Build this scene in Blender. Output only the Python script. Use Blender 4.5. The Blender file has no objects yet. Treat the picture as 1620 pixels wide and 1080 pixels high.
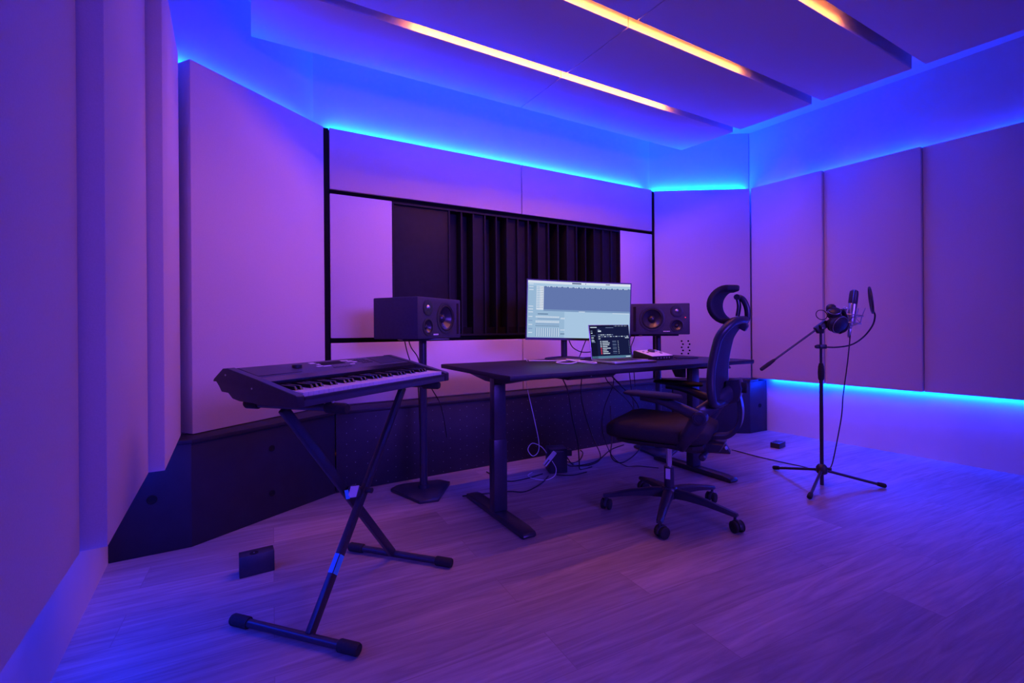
import bpy, bmesh, math, random
from mathutils import Vector, Matrix
random.seed(7)
S = bpy.context.scene
COL = S.collection
PI = math.pi

# ------------------------------------------------------------------ camera
cam = bpy.data.cameras.new('camera')
co = bpy.data.objects.new('camera', cam)
COL.objects.link(co)
roll = math.radians(0.43)
cr, sr = math.cos(roll), math.sin(roll)
co.matrix_world = Matrix(((cr, sr, 0, 0), (0, 0, -1, 0), (-sr, cr, 0, 1.0), (0, 0, 0, 1)))
cam.sensor_fit = 'HORIZONTAL'
cam.sensor_width = 36.0
cam.lens = 745.0 / 1620.0 * 36.0
cam.shift_y = -23.0 / 1620.0
cam.clip_start = 0.02
S.camera = co

# ------------------------------------------------------------------ world and exposure
w = bpy.data.worlds.new('world')
S.world = w
w.use_nodes = True
w.node_tree.nodes['Background'].inputs[0].default_value = (0.02, 0.01, 0.06, 1)
w.node_tree.nodes['Background'].inputs[1].default_value = 0.3
S.view_settings.view_transform = 'Standard'
S.view_settings.look = 'None'
S.view_settings.gamma = 1.0
S.view_settings.use_curve_mapping = False
S.view_settings.exposure = 0.0

# ------------------------------------------------------------------ room axes
E_ = Vector((0.866, 0.5, 0))            # along the front wall, to the right
N_ = Vector((-0.5, 0.866, 0))           # out through the front wall
O_ = Vector((0.0865, 3.7775, 0))        # middle of the front wall


def RM(s, t, z=0.0):
    p = O_ + E_ * s - N_ * t
    return Vector((p.x, p.y, z))


BLUE = (0.0, 0.026, 1.0)
WARM = (1.0, 0.25, 0.04)


def strip_light(name, a, b, aim, width, power, color, spread=180.0):
    a, b = Vector(a), Vector(b)
    L = bpy.data.lights.new(name, 'AREA')
    L.shape = 'RECTANGLE'
    L.size = (b - a).length
    L.size_y = width
    L.energy = power * (b - a).length
    L.color = color
    L.spread = math.radians(spread)
    o = bpy.data.objects.new(name, L)
    x = (b - a).normalized()
    z = -Vector(aim)
    z = (z - x * z.dot(x)).normalized()
    y = z.cross(x)
    m = Matrix((x, y, z)).transposed().to_4x4()
    m.translation = (a + b) / 2
    o.matrix_world = m
    COL.objects.link(o)
    return o


def v3(p, z):
    return Vector((p[0], p[1], z))


def offs(p, q, d):
    """both ends of the plan line p-q moved by d to its left"""
    p, q = Vector(p[:2]), Vector(q[:2])
    u = (q - p).normalized()
    n = Vector((-u.y, u.x)) * d
    return p + n, q + n


# plan lines of the visible panel faces (left to right, seen from inside the room)
FWL, FWR = RM(-1.455, 0), RM(1.455, 0)
LC = ((-1.536, 2.259), (-1.204, 3.034))      # left splayed corner
RC = ((1.381, 4.54), (2.277, 4.48))          # right splayed corner
dL = Vector((-0.516, 0.857))
dR = Vector((0.555, -0.832))
nR = Vector((0.832, 0.555))
RA0 = Vector((2.277, 4.48))
LW0, LW1 = Vector((0.157, -1.063)) + Vector((0.524, -0.852)) * 2.0, Vector((-1.734, 2.012)) + Vector((-0.524, 0.852)) * 1.0
RW0, RW1 = RA0 + nR * 0.12 - dR * 0.30, RA0 + nR * 0.12 + dR * 5.6
TOPZ, BOTZ, CEILZ = 2.30, 0.50, 2.875



def glow(a, b, nw, z, power):
    """extra strip added close to the wall for a bright band at the cove"""
    k = nw.xy * 0.014
    strip_light('cove_glow', v3(a + k, z), v3(b + k, z), Vector((nw.x, nw.y, 0.55)), 0.012, power, BLUE)  # added lamp, only brightens the wall beside the cove


# LED coves above the wall panels (blue) and under the side panels
PU = 44.0
gap = 0.085
a, b = offs(FWL, FWR, gap)
strip_light('cove_light_front', v3(a, 2.275), v3(b, 2.275), N_ * -0.75 + Vector((0, 0, 1)), 0.03, PU * 0.36, BLUE, 120)
glow(a, b, N_, 2.321, PU * 0.75)
a, b = offs(RC[0], RC[1], gap)
strip_light('cove_light_right_corner', v3(a, 2.275), v3(b, 2.275), (-0.2, -0.6, 1), 0.03, PU * 0.75, BLUE, 130)
glow(a, b, Vector((0.067, 0.998, 0)), 2.321, PU * 0.75)
a, b = offs(LC[0], LC[1], 0.112)
strip_light('cove_light_left_corner', v3(a, 2.282), v3(b, 2.282), (0.55, -0.25, 1), 0.02, PU * 0.17, BLUE, 140)
glow(a - Vector((-0.92, 0.39)) * 0.022, b - Vector((-0.92, 0.39)) * 0.022, Vector((-0.92, 0.39, 0)), 2.321, PU * 0.22)
a, b = RA0 + nR * 0.095, RA0 + nR * 0.095 + dR * 2.9
strip_light('cove_light_right', v3(a, 2.285), v3(b, 2.285), (nR.x * -0.3, nR.y * -0.3, 1), 0.03, PU * 0.19, BLUE)
a, b = Vector((-1.72, 2.12)), Vector((-0.35, -0.15))
strip_light('cove_light_left', v3(a, 2.275), v3(b, 2.275), (-0.2, 0, 1), 0.03, PU * 0.04, BLUE)
a, b = RA0 + nR * 0.10 + dR * 0.13, RA0 + nR * 0.10 + dR * 3.4
strip_light('plinth_light_right', v3(a, 0.507), v3(b, 0.507), (-nR.x * 0.35, -nR.y * 0.35, -1), 0.03, 7.5, BLUE)
a, b = RA0 + nR * 0.092 + dR * 0.13, RA0 + nR * 0.092 + dR * 2.6
strip_light('plinth_glow_right', v3(a, 0.496), v3(b, 0.496), (nR.x, nR.y, -0.6), 0.012, PU * 0.26, BLUE)  # extra strip added to thicken the bright band under the panels
a, b = Vector((-1.64, 1.95)), Vector((-0.35, -0.15))
strip_light('plinth_light_left', v3(a, 0.507), v3(b, 0.507), (0.2, 0.1, -1), 0.03, 6, BLUE)

a, b = Vector((1.35, -2.70)), Vector((5.3, -0.42))
strip_light('cove_fill_back', v3(a, 2.275), v3(b, 2.275), (0, 0, 1), 0.03, PU * 0.06, BLUE)  # unseen rear strip, added as blue fill for the front
# added blue-violet fill lamp, unseen behind the camera; evens out the front wall
strip_light('rear_fill_lamp', (1.7, -2.15, 1.9), (4.1, -0.75, 1.9), (-0.5, 0.866, -0.16), 0.9, 10.5, (0.14, 0.05, 1.0), 54)

# ------------------------------------------------------------------ materials


def mat(name, color, rough=0.6, metal=0.0, emit=None, estr=1.0, noise=0.0, nscale=40.0, spec=0.5, bump=0.0):
    m = bpy.data.materials.new(name)
    m.use_nodes = True
    nt = m.node_tree
    b = nt.nodes['Principled BSDF']
    b.inputs['Base Color'].default_value = (*color, 1)
    b.inputs['Roughness'].default_value = rough
    b.inputs['Metallic'].default_value = metal
    b.inputs['Specular IOR Level'].default_value = spec
    if emit:
        b.inputs['Emission Color'].default_value = (*emit, 1)
        b.inputs['Emission Strength'].default_value = estr
    if noise or bump:
        tc = nt.nodes.new('ShaderNodeTexCoord')
        nz = nt.nodes.new('ShaderNodeTexNoise')
        nz.inputs['Scale'].default_value = nscale
        nz.inputs['Detail'].default_value = 4
        nt.links.new(tc.outputs['Object'], nz.inputs['Vector'])
        if noise:
            rp = nt.nodes.new('ShaderNodeValToRGB')
            rp.color_ramp.elements[0].color = (*[c * (1 - noise) for c in color], 1)
            rp.color_ramp.elements[1].color = (*[min(1, c * (1 + noise)) for c in color], 1)
            rp.color_ramp.elements[0].position = 0.3
            rp.color_ramp.elements[1].position = 0.7
            nt.links.new(nz.outputs['Fac'], rp.inputs['Fac'])
            nt.links.new(rp.outputs['Color'], b.inputs['Base Color'])
        if bump:
            bp = nt.nodes.new('ShaderNodeBump')
            bp.inputs['Strength'].default_value = bump
            bp.inputs['Distance'].default_value = 0.002
            nt.links.new(nz.outputs['Fac'], bp.inputs['Height'])
            nt.links.new(bp.outputs['Normal'], b.inputs['Normal'])
    return m


M = {}
M['fabric'] = mat('wall_fabric', (0.73, 0.64, 0.66), 0.95, noise=0.04, nscale=300, spec=0.1, bump=0.15)
M['plaster'] = mat('painted_plaster', (0.78, 0.72, 0.72), 0.9, noise=0.02, nscale=8, spec=0.2)
M['plinth'] = mat('painted_plinth', (0.70, 0.62, 0.64), 0.8, noise=0.02, nscale=8, spec=0.2)
M['backwall'] = mat('bounce_absorbing_back_wall', (0.05, 0.045, 0.055), 0.95, noise=0.06, nscale=60, spec=0.1)  # unseen wall, made dark to absorb light bouncing forward
M['cloud'] = mat('ceiling_panel_fabric', (0.70, 0.66, 0.74), 0.9, noise=0.03, nscale=200, spec=0.1)
M['black'] = mat('black_paint', (0.03, 0.028, 0.04), 0.55, noise=0.1, nscale=20, spec=0.35)
M['trim'] = mat('black_trim', (0.008, 0.007, 0.01), 0.8, noise=0.1, nscale=20, spec=0.1)
M['diff'] = mat('diffuser_black', (0.013, 0.012, 0.018), 0.6, noise=0.15, nscale=30, spec=0.25)
M['cab'] = mat('cabinet_black', (0.021, 0.019, 0.03), 0.5, noise=0.12, nscale=12, spec=0.4)
M['hole'] = mat('hole_black', (0.003, 0.003, 0.004), 0.9, noise=0.1)
M['dot'] = mat('perforation_grey', (0.22, 0.2, 0.24), 0.5, noise=0.1)
M['plastic'] = mat('black_plastic', (0.03, 0.028, 0.04), 0.42, noise=0.1, nscale=60, spec=0.5)
M['plastic2'] = mat('dark_grey_plastic', (0.062, 0.06, 0.085), 0.45, noise=0.06, nscale=60, spec=0.5)
M['rubber'] = mat('rubber', (0.018, 0.017, 0.02), 0.8, noise=0.15, nscale=120, bump=0.3)
M['steel'] = mat('black_steel', (0.04, 0.037, 0.055), 0.32, metal=0.2, noise=0.08, nscale=60)
M['chrome'] = mat('chrome', (0.75, 0.75, 0.78), 0.22, metal=1.0, noise=0.03)
M['nickel'] = mat('satin_nickel', (0.55, 0.53, 0.56), 0.35, metal=0.9, noise=0.05)
M['white'] = mat('white_plastic', (0.85, 0.84, 0.86), 0.35, noise=0.02)
M['whitekey'] = mat('white_key', (0.82, 0.8, 0.82), 0.3, noise=0.02)
M['blackkey'] = mat('black_key', (0.012, 0.011, 0.014), 0.25, noise=0.1)
M['desk'] = mat('black_desk_laminate', (0.026, 0.023, 0.032), 0.5, noise=0.12, nscale=30, spec=0.3)
M['speaker'] = mat('speaker_cabinet_black', (0.04, 0.038, 0.065), 0.6, noise=0.1, nscale=80, bump=0.2)
M['cone'] = mat('speaker_cone', (0.035, 0.033, 0.045), 0.28, noise=0.1, spec=0.7)
M['mesh'] = mat('chair_mesh', (0.02, 0.019, 0.028), 0.75, noise=0.2, nscale=200, bump=0.4)
M['foam'] = mat('seat_fabric', (0.024, 0.018, 0.02), 0.9, noise=0.2, nscale=200, bump=0.4)
M['chairp'] = mat('chair_plastic', (0.032, 0.03, 0.048), 0.38, noise=0.08, nscale=50)
M['cable'] = mat('black_cable', (0.015, 0.014, 0.018), 0.5, noise=0.1)
M['wcable'] = mat('white_cable', (0.78, 0.76, 0.8), 0.45, noise=0.02)
M['alu'] = mat('aluminium', (0.62, 0.6, 0.62), 0.35, metal=0.85, noise=0.03)
M['sticker'] = mat('blue_sticker', (0.05, 0.5, 0.95), 0.5, noise=0.04)
M['wsticker'] = mat('pale_sticker', (0.8, 0.72, 0.76), 0.5, noise=0.04)
M['red'] = mat('red_led', (0.4, 0.0, 0.02), 0.4, emit=(1, 0.02, 0.08), estr=1.2, noise=0.02)
M['gold'] = mat('brass', (0.6, 0.42, 0.16), 0.4, metal=0.9, noise=0.04)


def em(name, c, s=1.0):
    m = bpy.data.materials.new(name)
    m.use_nodes = True
    nt = m.node_tree
    nt.nodes.clear()
    out = nt.nodes.new('ShaderNodeOutputMaterial')
    e = nt.nodes.new('ShaderNodeEmission')
    e.inputs[0].default_value = (*c, 1)
    e.inputs[1].default_value = s
    nt.links.new(e.outputs[0], out.inputs[0])
    return m


def lin(r, g, b):
    f = lambda c: (c / 255 / 12.92) if c / 255 <= 0.04045 else ((c / 255 + 0.055) / 1.055) ** 2.4
    return (f(r), f(g), f(b))


SCR = {k: em('screen_' + k, lin(*c)) for k, c in dict(
    base=(150, 182, 212), dark=(98, 118, 172), light=(166, 196, 224), white=(214, 224, 238), line=(120, 148, 190),
    ink=(60, 80, 120), navy=(22, 26, 66), navy2=(16, 18, 48), text=(190, 205, 225), grey=(110, 125, 165), red=(210, 60, 80), bar=(60, 90, 130), teal=(80, 120, 150)).items()}


def floor_mat():
    m = bpy.data.materials.new('wood_floor')
    m.use_nodes = True
    nt = m.node_tree
    N, Lk = nt.nodes, nt.links
    b = N['Principled BSDF']
    tc = N.new('ShaderNodeTexCoord')
    mp = N.new('ShaderNodeMapping')
    mp.inputs['Rotation'].default_value = (0, 0, -math.radians(27))
    Lk.new(tc.outputs['Object'], mp.inputs['Vector'])
    br = N.new('ShaderNodeTexBrick')
    br.offset = 0.37
    br.inputs['Scale'].default_value = 1.0
    br.inputs['Brick Width'].default_value = 1.25
    br.inputs['Row Height'].default_value = 0.19
    br.inputs['Mortar Size'].default_value = 0.0016
    br.inputs['Mortar Smooth'].default_value = 0.3
    br.inputs['Color1'].default_value = (0.0, 0.0, 0.0, 1)
    br.inputs['Color2'].default_value = (1.0, 1.0, 1.0, 1)
    br.inputs['Mortar'].default_value = (0.5, 0.5, 0.5, 1)
    Lk.new(mp.outputs[0], br.inputs['Vector'])
    # grain stretched along the plank
    sc = N.new('ShaderNodeMapping')
    sc.inputs['Scale'].default_value = (0.9, 12.0, 1.0)
    Lk.new(mp.outputs[0], sc.inputs['Vector'])
    addv = N.new('ShaderNodeVectorMath')
    addv.operation = 'MULTIPLY_ADD'
    addv.inputs[1].default_value = (7.3, 7.3, 7.3)
    Lk.new(br.outputs['Color'], addv.inputs[0])
    Lk.new(sc.outputs[0], addv.inputs[2])
    g = N.new('ShaderNodeTexNoise')
    g.inputs['Scale'].default_value = 2.2
    g.inputs['Detail'].default_value = 7
    g.inputs['Roughness'].default_value = 0.62
    g.inputs['Distortion'].default_value = 1.2
    Lk.new(addv.outputs[0], g.inputs['Vector'])
    g2 = N.new('ShaderNodeTexNoise')
    g2.inputs['Scale'].default_value = 14
    g2.inputs['Detail'].default_value = 3
    Lk.new(addv.outputs[0], g2.inputs['Vector'])
    rp = N.new('ShaderNodeValToRGB')
    e = rp.color_ramp.elements
    e[0].position, e[0].color = 0.25, (0.25, 0.185, 0.18, 1)
    e[1].position, e[1].color = 0.72, (0.48, 0.39, 0.38, 1)
    Lk.new(g.outputs['Fac'], rp.inputs['Fac'])
    tone = N.new('ShaderNodeMix')
    tone.data_type = 'RGBA'
    tone.blend_type = 'MULTIPLY'
    tone.inputs['Factor'].default_value = 1.0
    Lk.new(rp.outputs['Color'], tone.inputs['A'])
    tr = N.new('ShaderNodeValToRGB')
    tr.color_ramp.elements[0].color = (0.78, 0.76, 0.76, 1)
    tr.color_ramp.elements[1].color = (1.12, 1.10, 1.10, 1)
    Lk.new(br.outputs['Color'], tr.inputs['Fac'])
    Lk.new(tr.outputs['Color'], tone.inputs['B'])
    seam = N.new('ShaderNodeMix')
    seam.data_type = 'RGBA'
    Lk.new(br.outputs['Fac'], seam.inputs['Factor'])
    Lk.new(tone.outputs['Result'], seam.inputs['A'])
    seam.inputs['B'].default_value = (0.27, 0.20, 0.19, 1)
    Lk.new(seam.outputs['Result'], b.inputs['Base Color'])
    rr = N.new('ShaderNodeMapRange')
    rr.inputs['To Min'].default_value = 0.34
    rr.inputs['To Max'].default_value = 0.52
    Lk.new(g2.outputs['Fac'], rr.inputs['Value'])
    Lk.new(rr.outputs[0], b.inputs['Roughness'])
    bp = N.new('ShaderNodeBump')
    bp.inputs['Strength'].default_value = 0.25
    bp.inputs['Distance'].default_value = 0.001
    Lk.new(g2.outputs['Fac'], bp.inputs['Height'])
    Lk.new(bp.outputs['Normal'], b.inputs['Normal'])
    b.inputs['Specular IOR Level'].default_value = 0.45
    return m


M['floor'] = floor_mat()

# ------------------------------------------------------------------ mesh helpers


class MB:
    """collects shapes; build() links them as ONE mesh object"""

    def __init__(self):
        self.v, self.f, self.fm = [], [], []

    def add(self, vs, fs, mi=0):
        k = len(self.v)
        self.v += [Vector(p) for p in vs]
        self.f += [tuple(i + k for i in f) for f in fs]
        self.fm += [mi] * len(fs)
        return self

    def hexa(self, lo, hi, mi=0):
        """lo, hi: 4 points each, same order"""
        return self.add(list(lo) + list(hi), [(3, 2, 1, 0), (4, 5, 6, 7), (0, 1, 5, 4), (1, 2, 6, 5), (2, 3, 7, 6), (3, 0, 4, 7)], mi)

    def box(self, c, size, X=(1, 0, 0), Y=(0, 1, 0), Z=(0, 0, 1), mi=0):
        c, X, Y, Z = Vector(c), Vector(X), Vector(Y), Vector(Z)
        hx, hy, hz = X * size[0] / 2, Y * size[1] / 2, Z * size[2] / 2
        lo = [c - hx - hy - hz, c + hx - hy - hz, c + hx + hy - hz, c - hx + hy - hz]
        return self.hexa(lo, [p + hz * 2 for p in lo], mi)

    def prism(self, pts, ext, mi=0):
        """polygon of 3D points extruded by the vector ext"""
        pts = [Vector(p) for p in pts]
        n = len(pts)
        ext = Vector(ext)
        nm = sum((pts[i].cross(pts[(i + 1) % n]) for i in range(n)), Vector())
        if nm.dot(ext) < 0:
            pts.reverse()
        return self.add(pts + [p + ext for p in pts],
                        [tuple(range(n - 1, -1, -1)), tuple(range(n, 2 * n))] +
                        [(i, (i + 1) % n, n + (i + 1) % n, n + i) for i in range(n)], mi)

    def plan(self, pts, z0, z1, mi=0):
        return self.prism([(p[0], p[1], z0) for p in pts], (0, 0, z1 - z0), mi)

    def wall(self, p, q, d, z0, z1, mi=0):
        """slab whose face is the plan line p-q, thickness d to the line's left"""
        a, b = offs(p, q, d)
        return self.plan([p, q, b, a], z0, z1, mi)

    def rings(self, rr, mi=0, caps=True, closed=False):
        n = len(rr[0])
        k = len(rr)
        vs = [p for r in rr for p in r]
        fs = []
        for i in range(k if closed else k - 1):
            j = (i + 1) % k
            for a in range(n):
                b = (a + 1) % n
                fs.append((i * n + a, i * n + b, j * n + b, j * n + a))
        if caps and not closed:
            fs.append(tuple(range(n - 1, -1, -1)))
            fs.append(tuple((k - 1) * n + a for a in range(n)))
        return self.add(vs, fs, mi)

    def tube(self, path, r, seg=12, mi=0, closed=False, flat=None):
        """flat: (ratio) squeezes the section along the second axis"""
        P = [Vector(p) for p in path]
        k = len(P)
        rad = r if isinstance(r, (list, tuple)) else [r] * k
        T = []
        for i in range(k):
            if closed:
                T.append((P[(i + 1) % k] - P[i - 1]).normalized())
            else:
                T.append((P[min(i + 1, k - 1)] - P[max(i - 1, 0)]).normalized())
        up = Vector((0, 0, 1)) if abs(T[0].z) < 0.9 else Vector((1, 0, 0))
        u = (up - T[0] * up.dot(T[0])).normalized()
        rr = []
        for i in range(k):
            u = (u - T[i] * u.dot(T[i])).normalized()
            v = T[i].cross(u)
            rr.append([P[i] + (u * math.cos(2 * PI * a / seg) + v * math.sin(2 * PI * a / seg) * (flat or 1)) * rad[i] for a in range(seg)])
        return self.rings(rr, mi, True, closed)

    def cyl(self, a, b, r, r2=None, seg=24, mi=0):
        return self.tube([a, b], [r, r if r2 is None else r2], seg, mi)

    def lathe(self, c, axis, prof, seg=32, mi=0, caps=True):
        """prof: (distance along axis, radius)"""
        c, ax = Vector(c), Vector(axis).normalized()
        up = Vector((0, 0, 1)) if abs(ax.z) < 0.9 else Vector((1, 0, 0))
        u = (up - ax * up.dot(ax)).normalized()
        v = ax.cross(u)
        rr = [[c + ax * h + (u * math.cos(2 * PI * a / seg) + v * math.sin(2 * PI * a / seg)) * max(r, 1e-4) for a in range(seg)] for h, r in prof]
        return self.rings(rr, mi, caps)

    def torus(self, c, axis, R, r, seg=40, s2=10, mi=0, a0=0, a1=2 * PI, X=None):
        c, ax = Vector(c), Vector(axis).normalized()
        up = Vector((0, 0, 1)) if abs(ax.z) < 0.9 else Vector((1, 0, 0))
        u = Vector(X) if X else up
        u = (u - ax * u.dot(ax)).normalized()
        v = ax.cross(u)
        full = abs(a1 - a0 - 2 * PI) < 1e-6
        n = seg if full else seg + 1
        return self.tube([c + (u * math.cos(a0 + (a1 - a0) * i / seg) + v * math.sin(a0 + (a1 - a0) * i / seg)) * R for i in range(n)], r, s2, mi, full)

    def sheet(self, grid, th, mi=0):
        """grid of points (rows) made into a thin solid"""
        nr, nc = len(grid), len(grid[0])
        G = [[Vector(p) for p in row] for row in grid]
        B = []
        for i in range(nr):
            row = []
            for j in range(nc):
                du = G[i][min(j + 1, nc - 1)] - G[i][max(j - 1, 0)]
                dv = G[min(i + 1, nr - 1)][j] - G[max(i - 1, 0)][j]
                row.append(G[i][j] - du.cross(dv).normalized() * th)
            B.append(row)
        vs = [p for r in G for p in r] + [p for r in B for p in r]
        o = nr * nc
        fs = []
        for i in range(nr - 1):
            for j in range(nc - 1):
                q = (i * nc + j, i * nc + j + 1, (i + 1) * nc + j + 1, (i + 1) * nc + j)
                fs.append(q)
                fs.append(tuple(x + o for x in reversed(q)))
        edge = [(0, j) for j in range(nc)] + [(i, nc - 1) for i in range(1, nr)] + [(nr - 1, j) for j in range(nc - 2, -1, -1)] + [(i, 0) for i in range(nr - 2, 0, -1)]
        for k in range(len(edge)):
            a = edge[k][0] * nc + edge[k][1]
            b_ = edge[(k + 1) % len(edge)]
            b_ = b_[0] * nc + b_[1]
            fs.append((b_, a, a + o, b_ + o))
        return self.add(vs, fs, mi)

    def build(self, name, mats, parent=None, bevel=0.0, seg=2, smooth=35, loc=None):
        me = bpy.data.meshes.new(name)
        off = Vector(loc) if loc is not None else None
        vs = [p - off for p in self.v] if off is not None else self.v
        me.from_pydata([tuple(p) for p in vs], [], self.f)
        for m in (mats if isinstance(mats, (list, tuple)) else [mats]):
            me.materials.append(m)
        for p, mi in zip(me.polygons, self.fm):
            p.material_index = mi
        bm = bmesh.new()
        bm.from_mesh(me)
        bmesh.ops.recalc_face_normals(bm, faces=bm.faces)
        if bevel:
            es = [e for e in bm.edges if len(e.link_faces) == 2 and e.calc_face_angle(0) > math.radians(28)]
            bmesh.ops.bevel(bm, geom=es, offset=bevel, segments=seg, profile=0.5, affect='EDGES', clamp_overlap=True)
        bm.to_mesh(me)
        bm.free()
        for p in me.polygons:
            p.use_smooth = True
        me.set_sharp_from_angle(angle=math.radians(smooth))
        o = bpy.data.objects.new(name, me)
        COL.objects.link(o)
        if off is not None:
            o.location = off
        if parent is not None:
            o.parent = parent
            o.matrix_parent_inverse = parent_inv(parent)
        return o


def parent_inv(p):
    # a thing's Empty is only moved, never turned; its parts sit in world coordinates
    if p.parent is not None:
        return Matrix.Identity(4)
    return Matrix.Translation(p.location).inverted()


def tag(o, label, cat, group=None):
    o['label'] = label
    o['category'] = cat
    if group:
        o['group'] = group
    return o


def thing(name, loc, label, cat, group=None):
    o = bpy.data.objects.new(name, None)
    o.empty_display_size = 0.05
    o.location = loc
    COL.objects.link(o)
    return tag(o, label, cat, group)


def struct(o):
    o['kind'] = 'structure'
    return o


def smooth(path, n=8, closed=False):
    P = [Vector(p) for p in path]
    k = len(P)
    out = []
    rng = range(k) if closed else range(k - 1)
    for i in rng:
        if closed:
            p0, p1, p2, p3 = P[i - 1], P[i], P[(i + 1) % k], P[(i + 2) % k]
        else:
            p0, p1, p2, p3 = P[max(i - 1, 0)], P[i], P[i + 1], P[min(i + 2, k - 1)]
        for j in range(n):
            t = j / n
            out.append(0.5 * ((2 * p1) + (p2 - p0) * t + (2 * p0 - 5 * p1 + 4 * p2 - p3) * t * t + (3 * p1 - p0 - 3 * p2 + p3) * t ** 3))
    if not closed:
        out.append(P[-1])
    return out


# ------------------------------------------------------------------ room shell
fl = MB()
corner_l = Vector((-1.68, 2.35))
shell = [(1.05, -2.90), (-2.6, 3.4), (-1.5, 4.3), (1.2, 5.6), (3.1, 5.1), (5.0, 1.8), (5.7, 0.0)]
fl.plan(shell, -0.06, 0.0)
struct(fl.build('floor', M['floor']))
ce = MB()
ce.plan(shell, CEILZ, CEILZ + 0.06)
struct(ce.build('ceiling', M['plaster']))
wb = MB()
a, b = offs(FWL - E_ * 0.35, FWR + E_ * 0.35, 0.13)
wb.wall(a, b, 0.06, 0, CEILZ)
struct(wb.build('wall_front', M['plaster']))
wb = MB()
a, b = offs(LC[0], LC[1], 0.13)
u = (b - a).normalized()
wb.wall(a - u * 0.3, b + u * 0.08, 0.05, 0, CEILZ)
struct(wb.build('wall_front_left', M['plaster']))
wb = MB()
a, b = offs(RC[0], RC[1], 0.13)
u = (b - a).normalized()
wb.wall(a - u * 0.07, b + u * 0.04, 0.05, 0, CEILZ)
struct(wb.build('wall_front_right', M['plaster']))
wb = MB()
wb.wall(LW0, LW1, 0.06, 0, CEILZ)
struct(wb.build('wall_left', M['plinth']))
wb = MB()
wb.wall(RW0, RW1, 0.06, 0, CEILZ)
struct(wb.build('wall_right', M['plaster']))
wb = MB()
wb.wall(RW1 + Vector((0.05, 0.03)), LW0 - Vector((0.05, 0.03)), 0.06, 0, CEILZ)
struct(wb.build('wall_back', M['backwall']))

# black backing frame of the front wall, seen in the gaps between the panels
tb = MB()
a, b = RM(-1.492, -0.028), RM(1.470, -0.028)
tb.wall(a, b, 0.012, 0.50, 1.0)
tb.wall(a, b, 0.012, 1.86, TOPZ - 0.004)
tb.wall(a, RM(-1.06, -0.028), 0.012, 1.0, 1.86)
tb.wall(RM(1.06, -0.028), b, 0.012, 1.0, 1.86)
tb.wall(RM(-1.495, -0.006), RM(-1.460, -0.006), 0.03, 0.5, TOPZ - 0.004)
tb.wall(RM(1.458, -0.012), (1.382, 4.556), 0.01, 0.5, TOPZ - 0.004)  # added black filler, hides lamp leak and darkens the corner gap
struct(tb.build('trim_1', M['trim']))


# ------------------------------------------------------------------ wall panels
def panel(p, q, z0, z1, label, th=0.045, group='fabric acoustic wall panels', bev=0.006):
    c = (Vector(p[:2]) + Vector(q[:2])) / 2
    o = MB().wall(p, q, th, z0, z1).build('acoustic_panel', M['fabric'], bevel=bev, loc=(c.x, c.y, z0))
    return tag(o, label, 'wall panel', group)


def fpan(s0, s1, z0, z1, label):
    return panel(RM(s0, 0), RM(s1, 0), z0, z1, label, th=0.026, bev=0.004)


fpan(-1.455, -0.003, 1.905, TOPZ, 'long pale fabric panel above the black diffuser, left of the centre seam')
fpan(0.003, 1.455, 1.905, TOPZ, 'long pale fabric panel above the black diffuser, right of the centre seam')
fpan(-1.455, -1.050, 0.935, 1.875, 'upright pale fabric panel between the black trim and the diffuser, behind the left loudspeaker')
fpan(1.050, 1.455, 0.935, 1.875, 'upright pale fabric panel on the front wall just right of the diffuser, beside the monitor')
fpan(-1.455, -0.003, 0.498, 0.903, 'low pale fabric panel under the diffuser, behind the keyboard end of the desk')
fpan(0.003, 1.455, 0.498, 0.903, 'low pale fabric panel under the diffuser, behind the monitor stand')
panel(LC[0], LC[1], BOTZ - 0.004, TOPZ, 'tall fabric panel across the left front corner, above the dark cabinet', th=0.097)
panel(RC[0], Vector(RC[1]) - Vector((0.006, 0)), BOTZ - 0.004, TOPZ, 'tall fabric panel across the right front corner, behind the desk chair')
p = RA0.copy()
rp = ['first tall fabric panel on the right wall, nearest the front corner', 'second tall fabric panel on the right wall, behind the microphone',
      'third tall fabric panel on the right wall, at the edge of the picture', 'fourth tall fabric panel on the right wall']
for k, ln in enumerate((0.61, 0.645, 0.66, 0.66)):
    st = RA0 + dR * [0.005, 0.6155, 1.2610, 1.9215][k] + nR * (0.03 * k if k < 3 else 0.075)
    panel(st, st + dR * ln, BOTZ, TOPZ, rp[k], th=0.045 if k < 2 else 0.038)
lp = ['inner tall fabric panel of the left wall steps, next to the corner panel', 'middle tall fabric panel of the left wall steps',
      'nearest tall fabric panel of the left wall, widest at the edge of the picture', 'tall fabric panel of the left wall beside the camera']
starts = [Vector((-1.565, 2.220)), Vector((-1.267, 1.636)), Vector((-0.970, 1.053)), Vector((-0.672, 0.47))]
for k in range(4):
    q = starts[k]
    panel(q - dL * 0.641, q, BOTZ, TOPZ + 0.0, lp[k], th=(0.075, 0.075, 0.075, 0.05)[k], bev=0.003)

# ------------------------------------------------------------------ diffuser
D = thing('slatted_diffuser', RM(-0.0, -0.06, 0.95), 'wide black slatted sound diffuser set into the front wall', 'diffuser')
z0, z1 = 0.937, 1.873


def rbox(mb, s0, s1, t0, t1, za, zb, mi=0):
    return mb.plan([RM(s0, t0), RM(s1, t0), RM(s1, t1), RM(s0, t1)], za, zb, mi)


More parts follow.
